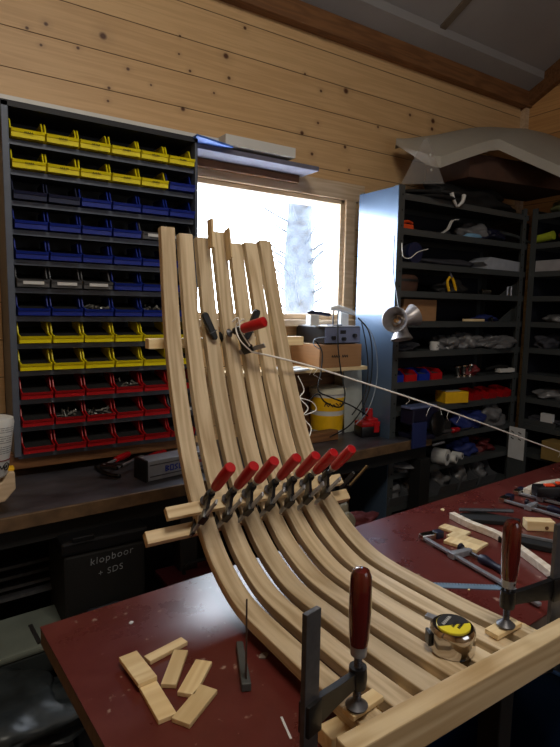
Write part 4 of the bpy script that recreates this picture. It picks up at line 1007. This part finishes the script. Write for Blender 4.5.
# ================================================================== MAIN TABLE
TA = math.atan2(.0698, .9976)
tm = rz((.18, 1.202, 0), TA)
def tl(x, y): return tm.inverted() @ Vector((x, y, 0))
table = T('red_worktable', 'dark red laminate worktable carrying the curved slats', 'table', tm)
W_, D_ = 2.35, .62
b = B(); b.box((W_ / 2, -D_ / 2, .859), (W_, D_, .003)); P('table_top', b, 'laminate', table)
b = B(); b.box((W_ / 2, -D_ / 2, .838), (W_ - .001, D_ - .001, .038)); P('edge', b, plain('grey_brown_edge', (.42, .36, .32), .6, var=.25, scale=20, stretch=(1, 6, 1)), table, bevel=.002)
b = B(); b.box((W_ / 2, -D_ / 2, .79), (W_ - .2, D_ - .12, .06)); P('apron', b, 'blackm', table)
for x, y in ((.13, -.08), (.13, -D_ + .08), (.86, -D_ + .055), (.86, -.08), (W_ - .15, -.08), (W_ - .15, -D_ + .08)):
    b = B(); b.box((x, y, .38), (.055, .055, .76)); P('leg', b, 'blackm', table, bevel=.003)
TZ = .8608
# small blocks
def slip(name, ps, h, mat, lab, cat='block', group=None, z=TZ, bev=.0015):
    pts = [at(x, y, 2, z + h) for x, y in ps]; c = sum((p for p in pts), Vector()) / len(pts)
    d = ((pts[0] + pts[3]) / 2 - (pts[1] + pts[2]) / 2); L1 = ((pts[0] - pts[1]).length + (pts[3] - pts[2]).length) / 2; W1 = d.normalized().cross((pts[0] + pts[1]) / 2 - (pts[2] + pts[3]) / 2).length
    c.z = z; b = B(); b.box((0, 0, h / 2), (L1, W1, h), None, bev); return S(name, b, mat, lab, cat, frame(c, d, (0, 0, 1)), group)
G_ = 'pale wooden slips at the left end of the red table'
slip('wooden_slip', ((144, 655), (182, 637), (187, 641), (150, 662)), .009, 'pine', 'pale wooden slip pointing up right, its end under the top slip', group=G_)
slip('wooden_slip', ((137, 686), (157, 679), (176, 713), (160, 720)), .009, 'pine', 'pale wooden slip lowest on the left, below the stacked one', group=G_)
slip('wooden_slip', ((118, 657), (138, 650), (156, 676), (139, 684)), .009, 'pine', 'pale wooden slip lying on top of two others', group=G_, z=TZ + .0095)
slip('wooden_slip', ((161, 683), (174, 649), (188, 650), (176, 685)), .009, 'pine', 'upright lying pale slip just right of the stack', group=G_)
slip('wooden_slip', ((176, 691), (197, 659), (211, 661), (196, 695)), .009, 'pine', 'pale slip between the upright one and the rightmost', group=G_)
slip('wooden_slip', ((172, 717), (200, 684), (218, 689), (189, 725)), .009, 'pine', 'pale slip nearest the camera, rightmost of the group', group=G_)
slip('wooden_pad', ((338, 712), (371, 687), (385, 697), (358, 712)), .010, 'pine', 'small wooden pad under the left big clamp', 'pad', z=.9215)
slip('wooden_pad', ((485, 628), (506, 617), (525, 621), (498, 636)), .010, 'pine', 'small wooden pad under the right big clamp', 'pad', z=.9215)
# try square-like tool
p = at(247, 692, 2, TZ); q = at(241, 648, 2, TZ)
t = T('sliding_square', 'dark steel angle tool with an upright blade beside the leftmost slat', 'square', frame((p.x, p.y, TZ), (q.x - p.x, q.y - p.y, 0), (0, 0, 1)))
l = (q - p).length
b = B(); b.prism([(0, -.008), (l, -.004), (l, .010), (0, .010)], 0, .016); P('stock', b, plain('grey_stock', (.28, .29, .29), .5), t, bevel=.002)
b = B(); b.prism([(.012, .0), (.026, 0), (.024, .165), (.016, .17)], -.001, .0015, Matrix(((1, 0, 0, 0), (0, 0, 1, 0), (0, 1, 0, 0), (0, 0, 0, 1)))); P('blade', b, plain('brown_blade', (.24, .19, .17), .5), t)
# bits
def bit(px, py, s, mat, lab, seed):
    q = at(px, py, 2, TZ); b = B(); rnd = random.Random(seed); n = 7
    b.prism([(s * (.6 + .5 * rnd.random()) * math.cos(2 * PI * k / n), s * .7 * (.6 + .5 * rnd.random()) * math.sin(2 * PI * k / n)) for k in range(n)], 0, .002)
    return S('wood_chip', b, mat, lab, 'chip', rz((q.x, q.y, TZ), rnd.random()))
bit(264, 656, .015, plain('grey_scrap', (.55, .50, .46), .7), 'grey paper scrap on the red table beside the upright blade', 1)
bit(288, 666, .005, 'pine', 'small wood crumb between the paper scrap and the slat', 2)
bit(131, 623, .008, 'paper', 'small pale flake near the far edge of the red table', 3)
bit(469, 590, .005, 'pine', 'tiny pale crumb below the steel ruler', 4)
bit(443, 510, .012, 'pine', 'small wood offcut on the far edge of the red table', 5)
q = at(286, 728, 2, TZ); b = B(); b.box((0, 0, .0006), (.05, .004, .0012)); S('pale_sliver', b, 'paper', 'pale wood sliver on the red table left of the big clamp bar', 'sliver', rz((q.x, q.y, TZ), R(75)))
# tools at the right of the table
def flatclamp(a, c, jawlen, lab, slide, hcol='navy', group=None, scl=1):
    """steel bar clamp lying on its side"""
    A = at(*a, 2, TZ + .012); Cc = at(*c, 2, TZ + .012); A.z = Cc.z = TZ + .010
    d = Cc - A; l = d.length; m = frame(A, d, (0, 0, 1)); t = T('steel_bar_clamp', lab, 'clamp', m, group)
    b = B(); b.box((l / 2, 0, 0), (l, .013 * scl, .007), None, .001); P('bar', b, 'steel', t)
    b = B(); b.prism([(-.008, -.008), (.012, -.008), (.016, jawlen * .5), (.008, jawlen), (-.010, jawlen), (-.012, .01)], -.008, .008); P('fixed_jaw', b, 'chrome', t, bevel=.002)
    b = B(); b.box((.004, jawlen * .84, 0), (.026, .026, .022), None, .003); P('jaw_cap', b, hcol, t)
    b = B(); b.prism([(slide - .012, -.012), (slide + .012, -.012), (slide + .008, jawlen * .9), (slide - .006, jawlen * .9)], -.009, .009); P('sliding_arm', b, 'steel', t, bevel=.002)
    b = B(); b.tube([(slide - .03, jawlen * .8, 0), (slide + .05, jawlen * .8, 0)], .005, 10); P('spindle', b, 'dsteel', t)
    b = B(); b.lathe([(0, -.036), (.008, -.036), (.012, -.033), (.010, -.026), (0, -.026)], frame((slide, jawlen * .8, 0), (0, 0, 1), (1, 0, 0))); P('swivel_pad', b, hcol, t, smooth=True)
    b = B(); b.lathe([(0, .045), (.012, .046), (.015, .06), (.012, .075), (.009, .10), (.013, .13), (.015, .145), (.010, .155), (0, .156)], frame((slide, jawlen * .8, 0), (0, 0, 1), (1, 0, 0))); P('handle', b, hcol, t, smooth=True)
    return t
flatclamp((422, 536), (540, 604), .07, 'steel bar clamp with blue handle lying flat on the table middle', .135)
slip('wooden_slip', ((441, 525), (448, 522), (468, 533), (462, 537)), .008, 'pine', 'small pale slip above the blue handled clamp on the right')
slip('wooden_slip', ((448, 533), (456, 531), (486, 543), (480, 549)), .008, 'pine', 'pale slip lying inside the blue handled clamp, farther one')
slip('wooden_slip', ((446, 538), (452, 535), (480, 547), (474, 553)), .010, 'pine', 'pale slip lying inside the blue handled clamp, nearer one')
p0 = at(424, 585, 2, TZ); p1 = at(503, 588, 2, TZ); d = p1 - p0
t = T('steel_ruler', 'blue grey steel ruler lying on the red table behind the right slat', 'ruler', frame((p0.x, p0.y, TZ), d, (0, 0, 1)))
b = B(); b.box((d.length / 2, 0, .001), (d.length, .024, .002)); P('blade', b, plain('ruler_steel', (.52, .62, .72), .35, .4), t)
b = B()
for k in range(24): b.box((.01 + k * d.length / 25, .008, .0022), (.0008, .006 if k % 5 else .010, .0004))
P('graduations', b, 'ink', t)
# light curved piece across the right side of the table
def arc_piece(pixels, w, h, mat, lab, z=TZ):
    P_ = curve([at(x, y, 2, z + h) for x, y in pixels], 6); b = B(); rings = []
    for j, p in enumerate(P_):
        t = (P_[min(j + 1, len(P_) - 1)] - P_[max(j - 1, 0)]).normalized(); s = Vector((-t.y, t.x, 0)) * (w / 2)
        rings.append([b.bm.verts.new(v) for v in ((p.x + s.x, p.y + s.y, z), (p.x - s.x, p.y - s.y, z), (p.x - s.x, p.y - s.y, z + h), (p.x + s.x, p.y + s.y, z + h))])
    for A, Bq in zip(rings, rings[1:]):
        for k in range(4): b._f((A[k], A[(k + 1) % 4], Bq[(k + 1) % 4], Bq[k]))
    b._f(rings[0][::-1]); b._f(rings[-1]); return S('curved_offcut', b, mat, lab, 'offcut', bevel=.002)
arc_piece(((452, 512), (470, 521), (500, 533), (530, 553), (556, 573), (570, 588)), .022, .022, 'pale', 'pale curved wooden piece crossing the table behind the right clamp handle')
arc_piece(((527, 489), (545, 482), (575, 478)), .03, .03, 'pale', 'pale curved wooden piece at the far right edge of the table')
# dark tool (mitre gauge)
q = at(487, 520, 2, TZ); t = T('mitre_gauge', 'dark metal gauge lying behind the pale curved piece', 'gauge', rz((q.x, q.y, TZ), R(-28)))
b = B(); b.prism([(-.09, -.02), (.08, -.06), (.10, -.03), (.0, .045), (-.08, .035)], 0, .014); P('plate', b, 'blackm', t, bevel=.002)
b = B(); b.tube([(-.08, .04, .022), (.10, .02, .022)], .007, 8); P('rod', b, 'dsteel', t)
q = at(527, 531, 2, TZ); q2 = at(555, 532, 2, TZ); dd = q2 - q
b = B(); b.box((dd.length / 2, .02, .016), (dd.length, .04, .031), None, .002)
t = T('pine_block', 'short pine block with a dark knot on the far right of the table', 'block', frame((q.x, q.y, TZ), dd, (0, 0, 1))); P('block', b, 'pine', t)
b = B(); b.lathe([(0, 0), (.006, 0), (.006, .001), (0, .001)], frame((dd.length * .7, -.0005, .012), (1, 0, 0), (0, -1, 0)), 12); P('knot', b, 'oldwood', t)
q = at(538, 548, 2, TZ); t = T('dark_plane', 'dark steel tool lying between the pine block and the pale curved piece', 'tool', rz((q.x, q.y, TZ), R(-62)))
b = B(); b.prism([(-.11, -.02), (.12, -.025), (.14, 0), (.12, .022), (-.10, .02)], 0, .018); P('body', b, 'blackm', t, bevel=.003)
b = B(); b.box((0, .02, .022), (.20, .006, .008), None, .001); P('rail', b, 'steel', t)
# pile of blue clamps in the far right corner
for i, (a, c, jl, sl, lab) in enumerate((((502, 499), (575, 520), .06, .10, 'blue ended clamp in the far right pile, nearest the camera'), ((516, 492), (580, 508), .055, .09, 'blue ended clamp in the far right pile, second from the front'), ((530, 490), (585, 500), .05, .10, 'blue ended clamp in the far right pile, at the back'))):
    t = flatclamp(a, c, jl, lab, sl, 'navy', 'blue ended clamps piled at the far right')
q = at(552, 494, 2, TZ + .03); t = T('hand_drill', 'black and orange power tool on the clamp pile at the right edge', 'power tool', rz((q.x, q.y, TZ + .022), R(-30)))
b = B(); b.box((0, 0, .022), (.14, .05, .042), None, .012); b.tube([(.02, 0, .02), (.06, -.06, .02)], .018, 10); P('tool_body', b, 'black', t, smooth=True)
b = B(); b.box((-.02, -.012, .046), (.035, .02, .008), None, .003); b.box((.03, .012, .046), (.02, .02, .008), None, .003); P('orange_insert', b, plain('bright_orange', (.95, .30, .12), .4), t)

# ================================================================== UNDER THE BENCH AND TABLE
p = at(65, 550, 1, 1.76); q = at(146, 523, 1, 1.76)
m = frame((p.x, 1.76, 0), (1, 0, 0), (0, 0, 1))
t = T('black_container', 'black plastic container under the bench with chalk writing', 'container', (p.x - .005, 1.765, .30))
b = B(); b.box((.135, .13, .225), (.27, .26, .45), None, .012); P('tub', b, 'blackm', t)
b = B(); b.box((.135, .13, .475), (.285, .275, .045), None, .010); P('lid', b, plain('black_lid', (.05, .05, .06), .4, var=.2), t)
b = B(); b.box((.06, -.012, .505), (.07, .012, .016), None, .003); P('latch', b, 'black', t)
def txt(s, loc, size, rot=0):
    cu = bpy.data.curves.new('chalk_text', 'FONT'); cu.body = s; cu.size = size; cu.extrude = .0004; cu.space_character = 1.15; cu.shear = .15; cu.offset = -.0004
    tmp = bpy.data.objects.new('tmp', cu); C.objects.link(tmp); dg = bpy.context.evaluated_depsgraph_get(); me = bpy.data.meshes.new_from_object(tmp.evaluated_get(dg)); bpy.data.objects.remove(tmp); me.materials.clear(); me.materials.append(M['chalk']); o = bpy.data.objects.new('chalk_writing', me); C.objects.link(o); o.parent = t
    o.matrix_basis = Matrix.Translation(loc) @ Matrix.Rotation(rot, 4, 'Y') @ Matrix.Rotation(R(90), 4, 'X'); o['label'] = 'white chalk writing'
w0 = at(90, 566, 1, 1.763) - Vector((p.x - .005, 1.765, .30)); w1 = at(98, 577, 1, 1.763) - Vector((p.x - .005, 1.765, .30))
txt('klopboor', (w0.x, -.0015, w0.z), .034, R(-5)); txt('+ SDS', (w1.x, -.0015, w1.z), .030, R(-6))
def crate(name, x, y, z, w, d, h, mat, lab, rot=0, cat='crate'):
    t = T(name, lab, cat, rz((x, y, z), rot)); k = .006
    b = B(); b.box((0, 0, k / 2), (w, d, k)); b.box((0, -d / 2, h / 2), (w, k, h)); b.box((0, d / 2, h / 2), (w, k, h)); b.box((-w / 2, 0, h / 2), (k, d, h)); b.box((w / 2, 0, h / 2), (k, d, h)); P('crate_body', b, mat, t)
    b = B(); r_ = .008
    b.tube([(-w / 2, -d / 2, h), (w / 2, -d / 2, h)], r_, 8); b.tube([(-w / 2, d / 2, h), (w / 2, d / 2, h)], r_, 8); b.tube([(-w / 2, -d / 2, h), (-w / 2, d / 2, h)], r_, 8); b.tube([(w / 2, -d / 2, h), (w / 2, d / 2, h)], r_, 8); P('rim', b, mat, t)
    return t
# cabinet block under the bench, left
t = T('floor_cabinet', 'low dark cabinet in front of the bench at the left, with pale drawer fronts', 'cabinet', (-.02, 1.50, 0))
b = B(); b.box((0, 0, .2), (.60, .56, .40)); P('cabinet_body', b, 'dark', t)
for i, z_ in enumerate((.315, .20)):
    b = B(); b.box((.0, -.287, z_), (.56, .014, .045)); dr = P('drawer', b, 'oldwood' if i == 0 else 'dark', t)
q = at(30, 620, 2, .47)
t = T('grey_case', 'dusty grey green case lying on the cabinet at the left picture edge', 'case', rz((.13, 1.82, .402), R(4)))
b = B(); b.box((0, 0, .04), (.50, .22, .08), None, .010); P('case_body', b, plain('case_body_dark', (.16, .18, .18), .6), t)
b = B(); b.box((0, 0, .09), (.51, .23, .022), None, .008); P('lid', b, 'olive', t)
b = B()
for x in (-.2, -.02, .12): b = B(); b.box((x, -.04, .103), (.012, .12, .006)); P('lid_rib', b, 'dark', t)
b = B(); b.blob((0, 0, 0), (.50, .36, .11), .35, 81, 4, 4); S('dark_sheet_heap', b, plain('dusty_black', (.17, .19, .20), .4, var=.4, scale=14, bump=.6), 'crumpled dusty black plastic heaped on the cabinet before the grey case', 'plastic sheet', (.08, 1.5, .402), smooth='all')
for i in range(4):
    b = B(); b.box((0, 0, 0), (.66, .03, .012)); S('metal_profile', b, 'dsteel', 'dull metal profile under the bench above the grey case, %s of four' % ('lowest', 'second lowest', 'second highest', 'highest')[i], 'profile', rz((.1, 1.98 + .02 * i, .55 + .028 * i), R(3)), 'metal profiles under the bench')
b = B(); b.box((0, 0, .0), (.9, .05, .03)); S('profile_bearer', b, 'dark', 'dark bearer holding the metal profiles under the bench', 'bearer', (.1, 2.07, .525))
b = B(); b.blob((0, 0, 0), (.30, .2, .10), .4, 82, 4, 4); S('crumpled_film', b, plain('dim_film', (.24, .26, .30), .3, var=.4, scale=14, bump=.6), 'crumpled dark plastic film in front of the black container', 'film', (.48, 1.62, .50), smooth='all')
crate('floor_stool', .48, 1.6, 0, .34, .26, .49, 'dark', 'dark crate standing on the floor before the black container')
# right: under bench centre
t = T('dark_toolbox', 'dark toolbox under the bench behind the leftmost slat', 'toolbox', (.83, 1.80, .30))
b = B(); b.box((.0, 0, .12), (.28, .18, .24), None, .01); P('box_body', b, plain('toolbox_black', (.09, .09, .11), .35), t)
b = B(); b.box((0, 0, .25), (.285, .185, .03), None, .008); P('lid', b, plain('toolbox_lid', (.28, .10, .12), .4), t)
b = B(); b.tube(curve([(-.06, 0, .265), (-.05, 0, .30), (.05, 0, .30), (.06, 0, .265)], 5), .007, 8); P('carry_handle', b, 'black', t)
b = B(); b.box((0, 0, .0), (.75, .24, .02)); S('trestle_board', b, 'dark', 'dark board under the bench carrying the toolbox and container', 'board', (.62, 1.88, .288))
q = at(352, 500, 1, 1.55)
crate('waste_bin', q.x + .02, 1.62, 0, .30, .24, .66, plain('bin_dark', (.10, .11, .15), .4), 'tall dark bin between the bench and the red table', 0, 'bin')
b = B(); b.blob((0, 0, 0), (.14, .12, .16), .35, 91, 4, 3); S('cream_rag', b, plain('cream_rag', (.46, .43, .36), .9, var=.4, scale=12, bump=.6), 'crumpled cream rag on the tall dark bin behind the rightmost slat', 'rag', (q.x - .04, 1.60, .662), smooth='all')
b = B(); b.blob((0, 0, 0), (.18, .12, .07), .3, 92, 4, 3); S('dark_red_rag', b, plain('dark_red_rag', (.30, .05, .07), .8), 'dark red rag beside the cream rag', 'rag', (q.x + .11, 1.62, .662), smooth='all')
# below the front board, right
crate('blue_tub', 1.30, .86, 0, .70, .42, .40, 'teal', 'large dark blue tub on the floor under the table', R(8), 'tub')
b = B(); b.box((0, 0, .19), (.30, .30, .38), None, .006); S('maroon_box', b, 'maroon', 'dark maroon box on the floor under the front board', 'box', rz((.78, .80, 0), R(12)))

# glue bottle + tool at the far left of the bench
q = at(6, 470, 2, .93)
t = T('glue_bottle', 'white glue bottle with black cap down at the left picture edge', 'bottle', rz((.148, 1.83, .985), R(-10), 0, R(4)))
b = B(); b.lathe([(0, -.084), (.026, -.084), (.026, -.05), (.020, -.045), (.020, .045), (0, .045)], None, 20); P('bottle_cap', b, 'black', t)
b = B(); b.lathe([(0, .045), (.040, .045), (.048, .055), (.060, .215), (.057, .228), (.0, .232)], None, 36); bo = P('bottle_body', b, 'white', t, smooth=True)
def onb(a, z, r): return frame((r * math.cos(a), r * math.sin(a), z), (-math.sin(a), math.cos(a), 0), (math.cos(a), math.sin(a), 0))
b = B(); rnd = random.Random(20)
for k in range(26):
    a0 = R(-75)
    for z_ in range(13):
        if z_ in (4, 9): continue
        if rnd.random() < .85: b.box((0, 0, 0), (.0022, .0022 * .8, .0006), onb(a0 + R(k * 2.3), .125 + z_ * .0065, .0542 + z_ * .00045))
P('fine_print', b, plain('grey_print', (.45, .45, .46), .7), t)
b = B()
for k in range(24): b.box((0, 0, 0), (.006, .003, .0008), onb(R(-90 + k * 5), .102, .0529))
P('red_line', b, plain('dark_red_line', (.45, .1, .12), .6), t)
b = B()
for k in range(12):
    a = 2 * PI * k / 12; b.stroke([(.011 * math.cos(a), .011 * math.sin(a)), (.011 * math.cos(a + .55), .011 * math.sin(a + .55))], .0035, onb(R(-32), .082, .0512))
for k in range(3): b.stroke([(-.005, -.005), (0, .005), (.005, -.005)], .003, onb(R(-62 + 13 * k - 8), .082, .0512))
b.box((0, 0, 0), (.008, .008, .0008), onb(R(-32), .082, .0514)); P('round_emblem', b, 'ink', t)
q = at(8, 485, 1, 1.80)
t = T('bottle_holder', 'pale wooden wedge block with a yellow tip under the glue bottle', 'block', (0, 0, 0))
q1 = [at(x, y, 1, 1.80) for x, y in ((-14, 506), (5, 502), (16, 489), (15, 472), (9, 472), (2, 483), (-14, 486))]
b = B(); b.prism([(v.x, v.z) for v in q1], -1.86, -1.80, Matrix(((1, 0, 0, 0), (0, 0, -1, 0), (0, 1, 0, 0), (0, 0, 0, 1)))); P('wedge', b, 'frame', t, bevel=.004)
v = at(12, 472, 1, 1.80); b = B(); b.box((v.x, 1.83, v.z + .004), (.018, .03, .01), None, .002); P('tip', b, 'yellow', t)
# red handled clamps lying on the back bench
def lying(a, ya, c, yc, lab):
    A = at(*a, 1, ya); Cc = at(*c, 1, yc); d = Cc - A; l = d.length
    t = T('small_bar_clamp', lab, 'clamp', frame(A, d, (0, 0, 1)))
    b = B(); b.lathe([(0, 0), (.011, .002), (.013, .03), (.013, .085), (.010, .095), (0, .096)], frame((l - .096, 0, 0), (0, 0, 1), (1, 0, 0)), 18); P('handle', b, 'red', t, smooth=True)
    b = B(); b.cyl((0, 0, 0), (l - .09, 0, 0), .005, n=10); P('spindle', b, 'steel', t)
    b = B(); b.box((.01, -.03, 0), (.016, .085, .012), None, .004); P('sliding_arm', b, 'black', t)
    b = B(); b.box((.07, -.065, 0), (.19, .012, .005)); P('bar', b, 'steel', t)
    b = B(); b.box((-.02, -.035, 0), (.016, .075, .014), None, .004); P('fixed_jaw', b, 'black', t)
lying((104, 465), 2.04, (129, 451), 2.15, 'red handled clamp lying flat on the back bench under the red bins')
lying((140, 460), 2.10, (165, 448), 2.17, 'red handled clamp half hidden behind the silver case')
b = B(); b.tube(curve([at(96, 467, 2, .91), at(108, 474, 2, .91), at(120, 476, 2, .91)], 5), .008, 8); S('black_grip', b, 'black', 'black rubber grip lying before the left bench clamp', 'grip', smooth='all')

# ================================================================== LIGHT
w = bpy.data.worlds.new('bright_overcast'); bpy.context.scene.world = w; w.use_nodes = True
bg = w.node_tree.nodes['Background']; bg.inputs[0].default_value = (.84, .90, 1.0, 1); bg.inputs[1].default_value = 20.0
def area(name, loc, target, size, size_y, power, col):
    l = bpy.data.lights.new(name, 'AREA'); l.shape = 'RECTANGLE'; l.size = size; l.size_y = size_y; l.energy = power; l.color = col
    o = bpy.data.objects.new(name, l); C.objects.link(o); o.location = loc
    o.rotation_euler = (Vector(target) - Vector(loc)).to_track_quat('-Z', 'Y').to_euler(); return o
pt = area('window_portal', (cx, WY + .16, cz), (cx, 0, cz), wx1 - wx0, wz1 - wz0, 1, (1, 1, 1)); pt.data.cycles.is_portal = True
area('ceiling_lamp', (.5, .1, 3.3), (.5, 1.0, .8), .9, .5, 28, (1.0, .91, .77))
area('rear_fill_light', (1.6, -2.0, 1.9), (.8, 1.2, 1.3), 1.6, 1.0, 9, (.86, .92, 1.0))  # added cool fill from behind the camera, no window there

# ================================================================== CAMERA
cam = bpy.data.cameras.new('camera'); co = bpy.data.objects.new('camera', cam); C.objects.link(co)
cam.sensor_fit = 'VERTICAL'; cam.sensor_height = 24; cam.lens = F / 747 * 24; cam.clip_start = .02
co.matrix_world = Matrix((CX, CY, CU)).to_4x4(); co.location = CAM
bpy.context.scene.camera = co
vs_ = bpy.context.scene.view_settings; vs_.view_transform = 'Standard'; vs_.look = 'None'; vs_.exposure = 0; vs_.gamma = 1
